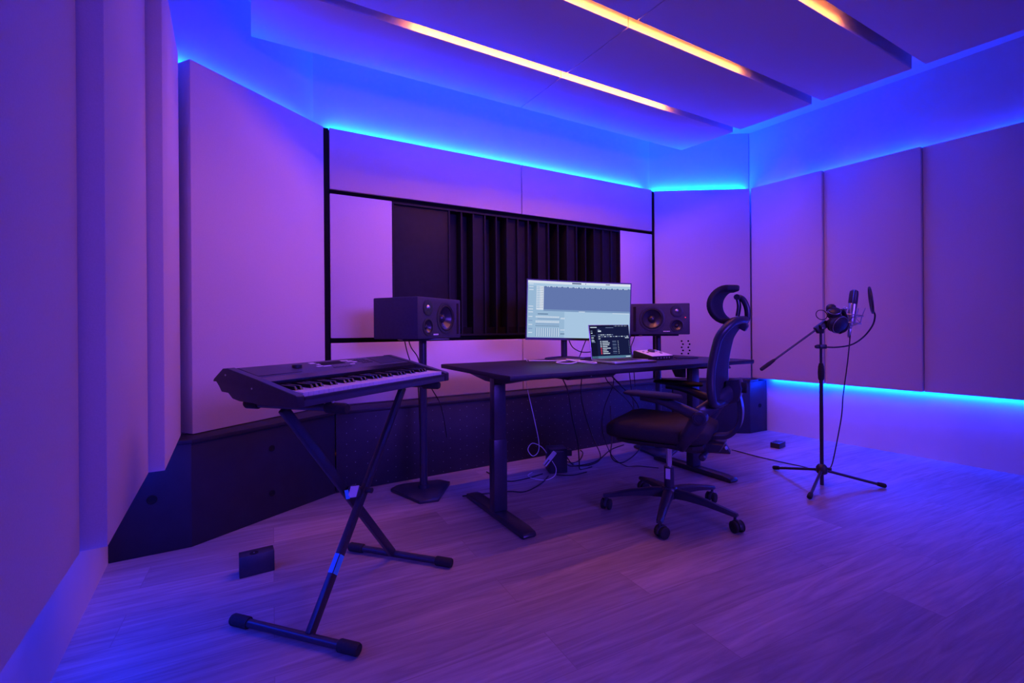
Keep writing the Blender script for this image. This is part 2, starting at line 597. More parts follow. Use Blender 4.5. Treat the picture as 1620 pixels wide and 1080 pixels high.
fr = MB()
rbox(fr, -1.048, 1.048, -0.125, -0.118, z0, z1)
rbox(fr, -1.048, -1.036, -0.118, 0.0, z0, z1)
rbox(fr, 1.036, 1.048, -0.118, 0.0, z0, z1)
rbox(fr, -1.036, 1.036, -0.118, 0.0, z0, z0 + 0.014)
rbox(fr, -1.036, 1.036, -0.118, 0.0, z1 - 0.014, z1)
fr.build('frame', M['diff'], D)
fp = MB()
rbox(fp, -1.034, -0.63, -0.075, -0.012, z0 + 0.016, z1 - 0.016)
fp.build('flat_panel', M['diff'], D, bevel=0.002)
depths = [0.75, 1, 0.18, 1, 1, 0.25, 0.4, 0.9, 0.3, 1, 1, 0.22, 1, 1, 0.25, 0.16, 0.3]
W = (1.036 + 0.63) / 17
for k in range(17):
    s = -0.63 + k * W
    f = MB()
    rbox(f, s, s + 0.012, -0.116, -0.004, z0 + 0.015, z1 - 0.015)
    f.build('fin', M['diff'], D)
    if depths[k] < 1:
        f = MB()
        rbox(f, s + 0.0125, s + W - 0.0005, -0.116, -0.006 - 0.108 * depths[k], z0 + 0.015, z1 - 0.015)
        f.build('well_block', M['diff'], D)

# ------------------------------------------------------------------ base cabinets
A0, A1, A2 = Vector((-1.736, 2.012)), Vector((-1.478, 2.164)), Vector((-1.077, 2.856))
B2, B1, B0 = Vector((1.493, 4.395)), Vector((2.193, 4.348)), Vector((2.416, 4.4715))
TP = 0.487


def grommet(parent, c, nrm, r=0.016):
    g = MB()
    g.lathe(c, nrm, [(0.0, r), (0.003, r), (0.003, r * 0.75), (0.0005, r * 0.7)], 20)
    return g.build('cable_grommet', M['hole'], parent)


def cab(loc, label):
    return thing('base_cabinet', loc, label, 'cabinet', 'black base cabinets along the front wall')


ca = cab((-1.3, 2.5, 0), 'black angled base cabinet at the left front corner with round grommets')
back = [A1, A2, Vector((-1.235, 2.985)), Vector((-1.585, 2.27))]
m = MB()
m.plan([A0 + Vector((0.0, 0.001)), A1, A2 - Vector((0.001, 0.001)), Vector((-1.235, 2.97)), Vector((-1.6, 2.28))], 0.0, TP - 0.012)
m.build('body', M['cab'], ca, bevel=0.003)
m = MB()
m.plan([A0 + Vector((0.02, 0.012)), A1 + Vector((0.006, -0.004)), A2 + Vector((0.003, -0.006)), Vector((-1.262, 3.03)), Vector((-1.60, 2.275))], TP - 0.0115, BOTZ - 0.006)
m.build('top_board', M['cab'], ca, bevel=0.002)
nA = Vector((0.865, -0.5013, 0))
grommet(ca, (-1.282 + 0.001, 2.5025, 0.365), nA)
grommet(ca, (-1.282 + 0.001, 2.5025, 0.127), nA)
nE = Vector((0.508, -0.861, 0))
grommet(ca, (-1.604, 2.0895, 0.246), nE, 0.02)

def dot_mat():
    """cabinet black with a grid of small perforations, light on their edges painted pale"""
    m = M['cab'].copy()
    m.name = 'perforated_cabinet_black'
    nt = m.node_tree
    N, Lk = nt.nodes, nt.links
    b = N['Principled BSDF']
    old = b.inputs['Base Color'].links[0].from_socket
    tc = N.new('ShaderNodeTexCoord')
    mp = N.new('ShaderNodeMapping')
    mp.inputs['Rotation'].default_value = (0, 0, -math.atan2(1.539, 2.570))
    Lk.new(tc.outputs['Object'], mp.inputs['Vector'])
    sp = N.new('ShaderNodeSeparateXYZ')
    Lk.new(mp.outputs[0], sp.inputs[0])

    def mth(op, a, c=None, d=None):
        n = N.new('ShaderNodeMath')
        n.operation = op
        for i, x in enumerate((a, c, d)):
            if x is None:
                continue
            if isinstance(x, (int, float)):
                n.inputs[i].default_value = x
            else:
                Lk.new(x, n.inputs[i])
        return n.outputs[0]

    px, pz = 0.0635, 0.068
    col = mth('DIVIDE', sp.outputs['X'], px)
    par = mth('FLOORED_MODULO', mth('FLOOR', col), 2)
    z = mth('ADD', sp.outputs['Z'], mth('MULTIPLY', par, 0.018))
    fx = mth('MULTIPLY', mth('SUBTRACT', mth('FRACT', col), mth('ADD', 0.42, mth('MULTIPLY', par, 0.18))), px)
    fz = mth('MULTIPLY', mth('SUBTRACT', mth('FRACT', mth('DIVIDE', z, pz)), 0.5), pz)
    r2 = mth('ADD', mth('MULTIPLY', fx, fx), mth('MULTIPLY', fz, fz))
    fac = mth('LESS_THAN', r2, 0.0027 ** 2)
    fac = mth('MULTIPLY', fac, mth('LESS_THAN', sp.outputs['Z'], 0.45))
    mx = N.new('ShaderNodeMix')
    mx.data_type = 'RGBA'
    Lk.new(fac, mx.inputs['Factor'])
    Lk.new(old, mx.inputs['A'])
    mx.inputs['B'].default_value = (0.22, 0.20, 0.24, 1)  # pale dots stand for light caught on hole edges
    Lk.new(mx.outputs['Result'], b.inputs['Base Color'])
    return m


cf = cab((0.2, 3.7, 0), 'long black perforated base cabinet under the diffuser')
dF = (B2 - A2).normalized()
nF = Vector((dF.y, -dF.x, 0))
m = MB()
m.plan([A2 + dF * 0.004, B2 - dF * 0.004, Vector((1.43, 4.50)), RM(1.40, 0.035).xy, RM(-1.40, 0.035).xy], 0.0, TP - 0.012)
m.build('body', dot_mat(), cf, bevel=0.003)
m = MB()
q0, q1 = A2 + nF.xy * 0.006, B2 + nF.xy * 0.006
m.plan([q0 + dF * 0.004, q1 - dF * 0.004, RM(1.44, 0.002).xy, RM(-1.44, 0.002).xy], TP - 0.0115, BOTZ - 0.006)
m.build('top_board', M['cab'], cf, bevel=0.002)
cr_ = cab((2.0, 4.4, 0), 'black angled base cabinet at the right front corner with one grommet')
m = MB()
m.plan([B2 + Vector((0.006, 0)), B1, B0 - Vector((0.003, 0.003)), RA0 + nR * 0.085 - dR * 0.05, Vector((1.50, 4.52))], 0.0, TP - 0.012)
m.build('body', M['cab'], cr_, bevel=0.003)
m = MB()
m.plan([B2 + Vector((0.008, -0.006)), B1 + Vector((0.0, -0.006)), Vector((2.30, 4.405)), Vector((2.30, 4.465)), Vector((2.27, 4.475)), Vector((1.42, 4.53))], TP - 0.0115, BOTZ - 0.006)
m.build('top_board', M['cab'], cr_, bevel=0.002)
dE = (B0 - B1).normalized()
nB = Vector((dE.y, -dE.x, 0))
grommet(cr_, Vector((2.319, 4.418, 0.247)) + nB * 0.001, nB, 0.018)

# ------------------------------------------------------------------ ceiling clouds and their lamps
CZ, CT = 2.60, 0.10
nn = lambda p: p[0] * -0.5 + p[1] * 0.866


def at_n(p, q, n):
    p, q = Vector(p), Vector(q)
    a, b = nn(p), nn(q)
    return p + (q - p) * ((n - a) / (b - a))


CLl = ((-1.418, 2.58), (-1.261, 2.296))
CSm = ((0.072, 3.446), (0.764, 2.314))
CRr = ((1.63, 4.20), (2.806, 2.569))
rows = [(2.943, 2.458), (2.396, 1.867), (1.803, 1.299), (1.235, 0.70), (0.638, 0.10), (0.04, -0.55)]
rname = ['front row', 'second row', 'third row', 'fourth row', 'fifth row', 'rear row']
for i, (n0, n1) in enumerate(rows):
    for side in (0, 1):
        ln = CLl if side == 0 else CSm
        rn = CSm if side == 0 else CRr
        g0 = E_.xy * (0.003 if side else 0)
        g1 = E_.xy * (0.003 if not side else 0)
        pts = [at_n(*ln, n0) + g0, at_n(*rn, n0) - g1, at_n(*rn, n1) - g1, at_n(*ln, n1) + g0]
        c = sum(pts, Vector((0, 0))) / 4
        t = thing('ceiling_cloud', (c.x, c.y, CZ), 'hanging ceiling panel of the %s, %s of the centre seam' % (rname[i], 'right' if side else 'left'), 'ceiling panel', 'hanging acoustic ceiling panels')
        MB().plan(pts, CZ, CZ + CT).build('panel_body', M['cloud'], t, bevel=0.003)
        for p_ in pts:
            h = p_ + (c - p_) * 0.2
            MB().cyl((h.x, h.y, CZ + CT), (h.x, h.y, CEILZ), 0.004, seg=8).build('hanger', M['steel'], t)

SLOT = 9.0
for nm, k, p0, p1, pw in (('front', 0, (-0.50, 2.507), (1.16, 3.465), 1.0), ('middle', 1, (-0.15, 2.06), (1.47, 2.99), 0.58), ('rear', 2, (0.75, 1.94), (1.76, 2.52), 0.42)):
    nc = (rows[k][1] + rows[k + 1][0]) / 2 - 0.016
    a, b = Vector(p0), Vector(p1)
    a += N_.xy * (nc - nn(a))
    b += N_.xy * (nc - nn(b))
    strip_light('slot_light_' + nm, v3(a, CZ + 0.042), v3(b, CZ + 0.042), N_ * 0.1 + Vector((0, 0, -1)), 0.022, SLOT * pw, WARM, 180)
# ------------------------------------------------------------------ keyboard stand
UZ = Vector((0, 0, 1))
BD = Vector((0.950, -0.312, 0)).normalized()        # direction of the floor bars
KS = thing('keyboard_stand', (-0.6, 1.77, 0), 'black folding x-frame keyboard stand under the digital piano', 'stand')
bars = {}
for nm, mid in (('near', Vector((-0.7135, 1.515, 0.019))), ('far', Vector((-0.4975, 2.040, 0.019)))):
    h = BD * 0.205
    bars[nm] = mid
    MB().cyl(mid - h, mid + h, 0.0135).build('floor_bar', M['steel'], KS)
    for sg in (-1, 1):
        c = mid + BD * sg * 0.232
        MB().lathe(c - BD * sg * 0.052, BD * sg, [(0, 0.017), (0.004, 0.019), (0.066, 0.019), (0.072, 0.016)], 20).build('rubber_cap', M['rubber'], KS)
AZ = 0.748
arms = {}
for nm, end in (('near', Vector((-0.520, 1.475, AZ))), ('far', Vector((-0.322, 2.055, AZ)))):
    a = end - BD * 0.40
    arms[nm] = end - BD * 0.20
    MB().cyl(a, end, 0.0125).build('support_arm', M['steel'], KS)
    MB().lathe(end - BD * 0.075, BD, [(0, 0.0155), (0.004, 0.0175), (0.07, 0.0175), (0.078, 0.014)], 20).build('arm_cap', M['rubber'], KS)
    MB().lathe(a + BD * 0.05, -BD, [(0, 0.0155), (0.004, 0.0175), (0.05, 0.0175), (0.056, 0.014)], 20).build('arm_cap', M['rubber'], KS)
legs = []
for nm, lo, hi, sh in (('a', bars['near'] + BD * 0.045, arms['far'] + BD * 0.01, 0.017), ('b', bars['far'] - BD * 0.01, arms['near'] - BD * 0.04, -0.017)):
    lo, hi = lo + BD * sh, hi + BD * sh
    d = (hi - lo).normalized()
    Y = d.cross(BD).normalized()
    L = (hi - lo).length
    o = MB().box((lo + hi) / 2 - UZ * 0.004, (0.020, 0.034, L - 0.022), BD, Y, d).build('leg', M['steel'], KS, bevel=0.004)
    legs.append((lo, hi, d, Y, o))
lo, hi, d, Y, leg_o = legs[0]
pt = lo + d * ((0.185 - lo.z) / d.z)
MB().box(pt + BD * 0.0105 - UZ * 0.004, (0.001, 0.026, 0.062), BD, Y, d).build('leg_label', M['sticker'], leg_o)
side = Y if Y.y < 0 else -Y
MB().box(pt + side * 0.0172 - UZ * 0.004, (0.017, 0.001, 0.062), BD, Y, d).build('leg_label', M['sticker'], leg_o)
piv = (lo + hi) / 2
piv.z = 0.382
MB().cyl(piv - BD * 0.05, piv + BD * 0.035, 0.010).build('pivot_bolt', M['steel'], KS)
pk = MB()
pk.lathe(piv + Vector((-0.028, -0.034, 0.004)), Vector((0.35, -0.9, 0.12)), [(-0.02, 0.022), (0.006, 0.025), (0.008, 0.022)], 24)
pk.build('locking_plate', M['steel'], KS)
c0 = piv + Vector((-0.030, -0.0435, 0.004))
MB().box(c0 + Vector((0.004, -0.001, 0.004)), (0.030, 0.001, 0.044), (0.93, 0.36, 0), (-0.36, 0.93, 0), (0.25, 0.06, 0.96)).build('warning_label', M['wsticker'], KS)
MB().box(c0 + Vector((-0.017, -0.008, -0.004)), (0.014, 0.001, 0.034), (0.93, 0.36, 0), (-0.36, 0.93, 0), (-0.2, 0.06, 0.96)).build('caution_label', M['sticker'], KS)
for nm in ('near', 'far'):
    for k in (-0.02, -0.33):
        c = arms[nm] + BD * (0.2 + k - 0.03)
        MB().cyl(c + UZ * 0.012, c + UZ * 0.0215, 0.006, seg=10).build('screw', M['nickel'], KS)

# ------------------------------------------------------------------ digital piano
KX, KY = Vector((0.444, 0.896, 0)).normalized(), Vector((-0.896, 0.444, 0)).normalized()
K0 = Vector((-0.628, 1.370, 0))
KL = 0.785
KB = thing('digital_piano', (-0.62, 1.87, 0.77), 'black portable digital piano keyboard resting on the x-frame stand', 'keyboard')


def kp(x, y, z):
    p = K0 + KX * x + KY * y
    return Vector((p.x, p.y, z))


cheek = [(0.0, 0.767), (0.0, 0.801), (0.006, 0.804), (0.20, 0.848), (0.325, 0.8735), (0.345, 0.8725), (0.392, 0.838), (0.397, 0.829), (0.380, 0.829),
         (0.366, 0.815), (0.352, 0.797), (0.318, 0.795), (0.296, 0.778), (0.262, 0.7715), (0.20, 0.7705), (0.185, 0.7675), (0.10, 0.7665)]
mid = [(0.003, 0.767), (0.003, 0.787), (0.158, 0.789), (0.158, 0.834), (0.20, 0.845), (0.325, 0.871), (0.345, 0.870), (0.392, 0.836), (0.395, 0.829), (0.380, 0.829),
       (0.366, 0.815), (0.352, 0.797), (0.318, 0.795), (0.296, 0.778), (0.262, 0.7715), (0.20, 0.7705), (0.10, 0.7675)]
MB().prism([kp(0.028, y, z) for y, z in mid], KX * (KL - 0.056)).build('case', M['plastic2'], KB, bevel=0.0015)
for x in (0.0, KL - 0.0278):
    ck = MB().prism([kp(x, y, z) for y, z in cheek], KX * 0.0278).build('end_cheek', M['plastic'], KB, bevel=0.002)
    tp = MB()
    tp.prism([kp(x + 0.002, y, z) for y, z in ((0.003, 0.8015), (0.006, 0.8046), (0.20, 0.8486), (0.325, 0.8741), (0.325, 0.872), (0.20, 0.846), (0.006, 0.802))], KX * 0.0238)
    tp.build('cheek_top', M['plastic2'], ck)
lo_ = MB()
for y, z in ((0.33, 0.852), (0.20, 0.815)):
    c = kp(-0.0008, y, z)
    lo_ = MB().lathe(c, -KX, [(-0.003, 0.003), (0.0006, 0.003), (0.001, 0.001)], 10)
    lo_.build('screw', M['nickel'], KB)
rs = MB()
rs.hexa([kp(0.029, 0.1565, 0.8135), kp(KL - 0.029, 0.1565, 0.8135), kp(KL - 0.029, 0.196, 0.8445), kp(0.029, 0.196, 0.8445)],
        [kp(0.029, 0.1565, 0.8355), kp(KL - 0.029, 0.1565, 0.8355), kp(KL - 0.029, 0.196, 0.8452), kp(0.029, 0.196, 0.8452)])
rs.build('key_surround', M['blackkey'], KB)
NW = 36
kx0, kx1 = 0.034, KL - 0.034
kw = (kx1 - kx0) / NW
for i in range(NW):
    x0, x1 = kx0 + i * kw + 0.0006, kx0 + (i + 1) * kw - 0.0006
    m_ = MB()
    m_.hexa([kp(x0, 0.016, 0.7935), kp(x1, 0.016, 0.7935), kp(x1, 0.157, 0.7935), kp(x0, 0.157, 0.7935)],
            [kp(x0, 0.0145, 0.809), kp(x1, 0.0145, 0.809), kp(x1, 0.157, 0.8125), kp(x0, 0.157, 0.8125)])
    m_.build('white_key', M['whitekey'], KB, bevel=0.0008, seg=1)
for i in range(NW - 1):
    if i % 7 in (0, 1, 3, 4, 5):
        x = kx0 + (i + 1) * kw
        m_ = MB()
        m_.hexa([kp(x - 0.0062, 0.064, 0.808), kp(x + 0.0062, 0.064, 0.808), kp(x + 0.0062, 0.156, 0.81), kp(x - 0.0062, 0.156, 0.81)],
                [kp(x - 0.0045, 0.074, 0.8225), kp(x + 0.0045, 0.074, 0.8225), kp(x + 0.0045, 0.156, 0.825), kp(x - 0.0045, 0.156, 0.825)])
        m_.build('black_key', M['blackkey'], KB, bevel=0.001, seg=1)
MB().hexa([kp(0.030, 0.0008, 0.7875), kp(KL - 0.03, 0.0008, 0.7875), kp(KL - 0.03, 0.012, 0.789), kp(0.03, 0.012, 0.789)],
          [kp(0.030, 0.0014, 0.7965), kp(KL - 0.03, 0.0014, 0.7965), kp(KL - 0.03, 0.0105, 0.797), kp(0.03, 0.0105, 0.797)]).build('front_rail', M['plastic'], KB)


def ktop(y):            # height of the sloping top panel
    return 0.845 + (y - 0.20) * (0.871 - 0.845) / 0.125


def kquad(x0, x1, y0, y1, h, name, m, par=None, x2=None, x3=None, bev=0.0):
    x2 = x1 if x2 is None else x2
    x3 = x0 if x3 is None else x3
    q = MB()
    q.hexa([kp(x0, y0, ktop(y0) - 0.0006), kp(x1, y0, ktop(y0) - 0.0006), kp(x2, y1, ktop(y1) - 0.0006), kp(x3, y1, ktop(y1) - 0.0006)],
           [kp(x0, y0, ktop(y0) + h), kp(x1, y0, ktop(y0) + h), kp(x2, y1, ktop(y1) + h), kp(x3, y1, ktop(y1) + h)])
    return q.build(name, m, par or KB, bevel=bev)


kquad(0.034, 0.20, 0.218, 0.322, 0.0016, 'speaker_grille', M['plastic'], x2=0.165)
kquad(KL - 0.19, KL - 0.034, 0.218, 0.322, 0.0016, 'speaker_grille', M['plastic'], x3=KL - 0.165)
kquad(0.336, 0.452, 0.272, 0.306, 0.0014, 'display', M['hole'])
dial = kp(0.225, 0.275, ktop(0.275))
MB().lathe(dial, UZ, [(-0.002, 0.017), (0.009, 0.017), (0.011, 0.014)], 24).build('dial', M['plastic'], KB)
for x, y, wd, dp in ((0.316, 0.306, 0.018, 0.012), (0.330, 0.286, 0.012, 0.010), (0.316, 0.262, 0.022, 0.007), (0.345, 0.256, 0.028, 0.006),
                     (0.470, 0.304, 0.034, 0.006), (0.490, 0.290, 0.020, 0.008), (0.505, 0.276, 0.016, 0.007), (0.470, 0.252, 0.018, 0.005)):
    kquad(x - wd * 0.65, x + wd * 0.65, y - dp * 0.6, y + dp * 0.6, 0.0012, 'panel_print', M['white'])
for i in range(4):
    for j in range(3):
        kquad(0.525 + i * 0.016, 0.535 + i * 0.016, 0.250 + j * 0.022, 0.258 + j * 0.022, 0.002, 'button', M['plastic'])
for j in range(6):
    kquad(0.352 + j * 0.016, 0.362 + j * 0.016, 0.226, 0.234, 0.002, 'button', M['plastic'])
for x, y in ((0.13, 0.06), (0.62, 0.06)):
    pass
for nm in ('near', 'far'):
    for y in (-0.085, 0.085):
        c = arms[nm] - BD * y
        MB().cyl((c.x, c.y, AZ + 0.0125), (c.x, c.y, 0.7685), 0.014, seg=16).build('rubber_foot', M['rubber'], KB)

# ------------------------------------------------------------------ desk
DZ = 0.780
DK = thing('standing_desk', RM(-0.02, 0.98, 0), 'long black height-adjustable desk in the middle of the room', 'desk')
m = MB()
pts = [(-0.92, 0.56), (0.875, 0.56), (0.875, 1.40), (-0.92, 1.40)]
m.plan([RM(*p_).xy for p_ in pts], DZ - 0.024, DZ)
m.build('desk_top', M['desk'], DK, bevel=0.005)
for s0, flip in ((-0.785, 1), (0.748, -1)):
    ft = MB()
    prof = [(0.70, 0.0), (1.335, 0.0), (1.345, 0.012), (1.335, 0.026), (1.28, 0.034), (0.76, 0.034), (0.70, 0.026)]
    ft.prism([RM(s0 - 0.036, t, z) for t, z in prof], E_ * 0.072)
    ft.build('foot', M['steel'], DK, bevel=0.004)
    cl = MB()
    cl.box(RM(s0, 1.03, 0.2225), (0.078, 0.058, 0.375), E_, N_)
    cl.build('column', M['steel'], DK, bevel=0.004)
    MB().box(RM(s0, 1.03, 0.565), (0.070, 0.050, 0.33), E_, N_).build('inner_column', M['steel'], DK, bevel=0.004)
    br = MB()
    br.prism([RM(s0 - 0.03, t, z) for t, z in ((0.66, 0.7555), (1.30, 0.7555), (1.30, 0.742), (1.12, 0.708), (0.94, 0.708), (0.66, 0.742))], E_ * 0.06)
    br.build('side_bracket', M['steel'], DK, bevel=0.003)
for t in (0.98, 1.08):
    MB().box(RM(-0.0185, t, 0.732), (1.46, 0.03, 0.036), E_, N_).build('cross_beam', M['steel'], DK, bevel=0.003)
m = MB()
m.prism([RM(-0.52, t, z) for t, z in ((1.18, 0.7555), (1.33, 0.7555), (1.33, 0.748), (1.29, 0.726), (1.18, 0.726))], E_ * 0.30)
m.build('control_box', M['steel'], DK, bevel=0.003)
MB().cyl(RM(-0.40, 1.332, 0.744), RM(-0.40, 1.3325, 0.744), 0.004, seg=8).build('screw', M['nickel'], DK)
m = MB()
m.prism([RM(0.50, t, z) for t, z in ((1.30, 0.7555), (1.402, 0.7555), (1.415, 0.744), (1.41, 0.736), (1.30, 0.742))], E_ * 0.12)
m.build('hand_controller', M['plastic'], DK, bevel=0.002)
m = MB()
m.prism([RM(0.685, t, z) for t, z in ((0.86, 0.7555), (1.00, 0.7555), (1.00, 0.64), (0.93, 0.64))], E_ * 0.03)
m.build('cable_bracket', M['steel'], DK, bevel=0.002)

# ------------------------------------------------------------------ monitor
MO = thing('computer_monitor', (0.355, 3.165, DZ), 'large wide monitor on the desk showing a pale blue recording program', 'monitor')
MX = Vector((0.978, 0.208, 0)).normalized()
MYn = Vector((0.208, -0.978, 0)).normalized()       # towards the viewer
tl = math.radians(-1.7)
MXr = MX * math.cos(tl) + UZ * math.sin(tl)
MZr = UZ * math.cos(tl) - MX * math.sin(tl)
MC = Vector((0.4445, 3.105, 1.103))
MW, MH = 0.725, 0.392
SAG = 0.022


def mp_(u, v, d=0.0):
    """point on the curved screen, u,v in 0..1, d towards the viewer"""
    x = (u - 0.5)
    return MC + MXr * (x * MW) + MZr * ((v - 0.5) * MH) + MYn * (d + SAG * (4 * x * x) - SAG * 0.5)


NSEG = 16
fr_, bk = [], []
sh = MB()
rr = []
for i in range(NSEG + 1):
    u = i / NSEG
    th = 0.014 + 0.022 * (1 - (2 * u - 1) ** 4)
    rr.append([mp_(u, 0, 0), mp_(u, 1, 0), mp_(u, 1, -0.012), mp_(u, 0.85, -th), mp_(u, 0.15, -th), mp_(u, 0, -0.012)])
sh.rings(rr)
shell_o = sh.build('shell', M['plastic'], MO, bevel=0.0)
# the screen picture: thin strips that follow the curve, each layer 0.15 mm in front of the last
scr_keys = ['base', 'dark', 'light', 'white', 'line', 'ink', 'bar']
sm = MB()
b_l, b_r, b_b, b_t = 0.010, 0.990, 0.040, 0.978


def sq(u0, u1, v0, v1, key, lay):
    n = max(1, int(abs(u1 - u0) * 16 + 0.5))
    for i in range(n):
        a_, c_ = u0 + (u1 - u0) * i / n, u0 + (u1 - u0) * (i + 1) / n
        A_, C_ = b_l + (b_r - b_l) * a_, b_l + (b_r - b_l) * c_
        V0, V1 = b_b + (b_t - b_b) * v0, b_b + (b_t - b_b) * v1
        d = 0.0005 + lay * 0.00018
        sm.add([mp_(A_, V0, d), mp_(C_, V0, d), mp_(C_, V1, d), mp_(A_, V1, d)], [(0, 1, 2, 3)], scr_keys.index(key))


sq(0, 1, 0, 1, 'base', 0)
sq(0, 1, 0.955, 1, 'white', 1)
sq(0, 1, 0.905, 0.955, 'light', 1)
sq(0.155, 1, 0.50, 0.905, 'dark', 1)
sq(0.155, 1, 0.47, 0.50, 'line', 1)
sq(0.155, 1, 0.0, 0.465, 'light', 1)
sq(0.0, 0.085, 0.0, 0.905, 'base', 1)
sq(0.085, 0.155, 0.49, 0.905, 'white', 1)
sq(0.0, 0.36, 0.0, 0.465, 'base', 2)
for i in range(13):
    v = 0.515 + i * 0.030
    sq(0.088, 0.120, v, v + 0.017, 'base', 2)
    sq(0.126, 0.132, v + 0.004, v + 0.014, 'ink', 2)
    sq(0.140, 0.148, v + 0.004, v + 0.014, 'bar', 2)
for i in range(46):
    u = 0.17 + i * 0.018
    sq(u, u + random.uniform(0.004, 0.010), 0.895, 0.912, 'white' if i % 3 else 'bar', 2)
sq(0.43, 0.52, 0.966, 0.988, 'ink', 2)
sq(0.56, 0.566, 0.966, 0.985, 'bar', 2)
sq(0.76, 0.80, 0.972, 0.984, 'ink', 2)
for i in range(6):
    v = 0.93 - i * 0.05
    sq(0.01, 0.055, v - 0.24 * (i > 2), v + 0.012 - 0.24 * (i > 2), 'white', 3)
sq(0.50, 0.56, 0.468, 0.478, 'white', 3)
sq(0.83, 0.99, 0.455, 0.464, 'white', 3)
for i in range(22):
    u = 0.082 + i * 0.0105
    sq(u, u + 0.005, 0.02, 0.17, 'white' if i % 2 else 'line', 3)
    sq(u, u + 0.006, 0.20, 0.212, 'ink', 3)
    sq(u, u + 0.006, 0.26, 0.30, 'white', 3)
    sq(u, u + 0.006, 0.35, 0.38, 'white', 3)
sq(0.10, 0.20, 0.41, 0.422, 'bar', 3)
sq(0.10, 0.31, 0.325, 0.335, 'line', 3)
sq(0.082, 0.31, 0.235, 0.245, 'line', 3)
for i in range(3):
    sq(0.325 + i * 0.014, 0.333 + i * 0.014, 0.33, 0.36, 'white', 3)
    sq(0.325 + i * 0.014, 0.333 + i * 0.014, 0.13, 0.15, 'white', 3)
    sq(0.325 + i * 0.014, 0.333 + i * 0.014, 0.06, 0.08, 'ink', 3)
for i in range(5):
    sq(0.012, 0.05, 0.08 + i * 0.07, 0.092 + i * 0.07, 'line' if i % 2 else 'white', 3)
sm.build('screen', [SCR[k_] for k_ in scr_keys], MO)
bc = Vector((0.355, 3.175, DZ))
MB().lathe(bc, UZ, [(0.0, 0.135), (0.006, 0.137), (0.010, 0.132), (0.018, 0.06), (0.020, 0.03)], 48).build('base_plate', M['plastic2'], MO)
neck = Vector((0.350, 3.175, 0))
MB().lathe((neck.x, neck.y, DZ + 0.012), UZ, [(0, 0.021), (0.17, 0.021), (0.17, 0.019), (0.26, 0.019)], 28).build('neck', M['plastic2'], MO)
MB().box((neck.x + 0.01, neck.y - 0.02, 1.0), (0.09, 0.05, 0.10), MX, MYn).build('mount', M['plastic'], MO, bevel=0.006)
MB().box((neck.x, neck.y, 0.925), (0.075, 0.05, 0.02), MX, MYn).build('neck_collar', M['plastic'], MO, bevel=0.004)
# ------------------------------------------------------------------ laptop
LH0, LH1 = Vector((0.487, 2.887, 0.793)), Vector((0.770, 3.030, 0.793))
LX = (LH1 - LH0).normalized()
LYn = Vector((LX.y, -LX.x, 0))                      # towards the user
LWd = (LH1 - LH0).length
LP = thing('laptop', ((LH0 + LH1) / 2).xy.to_3d() + UZ * DZ, 'open silver laptop with a dark screen in front of the monitor', 'laptop')
m = MB()
p0 = LH0.xy.to_3d() + UZ * (DZ + 0.0012)
m.prism([p0, p0 + LX * LWd, p0 + LX * LWd + LYn * 0.222, p0 + LYn * 0.222], UZ * 0.0118)
base_o = m.build('base', M['alu'], LP, bevel=0.004)
kb_ = MB()
zt = DZ + 0.0132
for r in range(6):
    for c_ in range(14):
        q0 = LH0.xy.to_3d() + LX * (0.022 + c_ * 0.0195) + LYn * (0.022 + r * 0.0175) + UZ * zt
        kb_.box(q0 + LX * 0.0085 + LYn * 0.0075, (0.0165, 0.0145, 0.0012), LX, LYn, UZ)
kb_.build('keys', M['plastic'], base_o)
q0 = LH0.xy.to_3d() + LX * (LWd * 0.5) + LYn * 0.172 + UZ * zt
MB().box(q0, (0.125, 0.078, 0.0006), LX, LYn, UZ).build('trackpad', M['nickel'], base_o)
ph = math.radians(8)
LZ = UZ * math.cos(ph) - LYn * math.sin(ph)
LF = LYn * math.cos(ph) + UZ * math.sin(ph)
LHt = 0.216
m = MB()
h0 = LH0 + UZ * 0.002
m.prism([h0, h0 + LX * LWd, h0 + LX * LWd + LZ * LHt, h0 + LZ * LHt], -LF * 0.006)
lid = m.build('lid', M['alu'], LP, bevel=0.002)
lk = ['navy', 'navy2', 'text', 'grey', 'red', 'teal', 'ink']
sm2 = MB()


def lq(u0, u1, v0, v1, key, lay, mb=sm2):
    d = 0.0006 + lay * 0.00015
    pt_ = lambda u, v: h0 + LX * (LWd * (0.012 + 0.976 * u)) + LZ * (LHt * (0.02 + 0.965 * v)) + LF * d
    mb.add([pt_(u0, v0), pt_(u1, v0), pt_(u1, v1), pt_(u0, v1)], [(0, 1, 2, 3)], lk.index(key))


lq(0, 1, 0, 1, 'navy', 0)
lq(0, 1, 0.955, 1, 'navy2', 1)
lq(0, 0.155, 0, 0.92, 'navy2', 1)
lq(0.02, 0.18, 0.925, 0.952, 'text', 2)
lq(0.40, 0.60, 0.92, 0.935, 'grey', 2)
lq(0.46, 0.54, 0.972, 1.0, 'navy2', 2)
for i in range(9):
    lq(0.62 + i * 0.04, 0.64 + i * 0.04, 0.965, 0.985, 'text' if i % 2 else 'grey', 2)
for i, (a_, l_) in enumerate(((0.86, 0.04), (0.80, 0.04), (0.72, 0.10), (0.66, 0.06), (0.61, 0.05), (0.57, 0.07), (0.53, 0.09))):
    lq(0.025, 0.025 + l_, a_ - 0.045, a_ - 0.02, 'text' if i % 2 else 'grey', 2)
lq(0.20, 0.28, 0.80, 0.845, 'text', 2)
lq(0.20, 0.245, 0.86, 0.88, 'grey', 2)
for i in range(7):
    lq(0.20 + i * 0.055, 0.245 + i * 0.055, 0.70, 0.722, 'text' if i % 3 else 'grey', 2)
for i in range(11):
    lq(0.20 + i * 0.072, 0.25 + i * 0.072, 0.645, 0.668, 'grey' if i % 2 else 'text', 2)
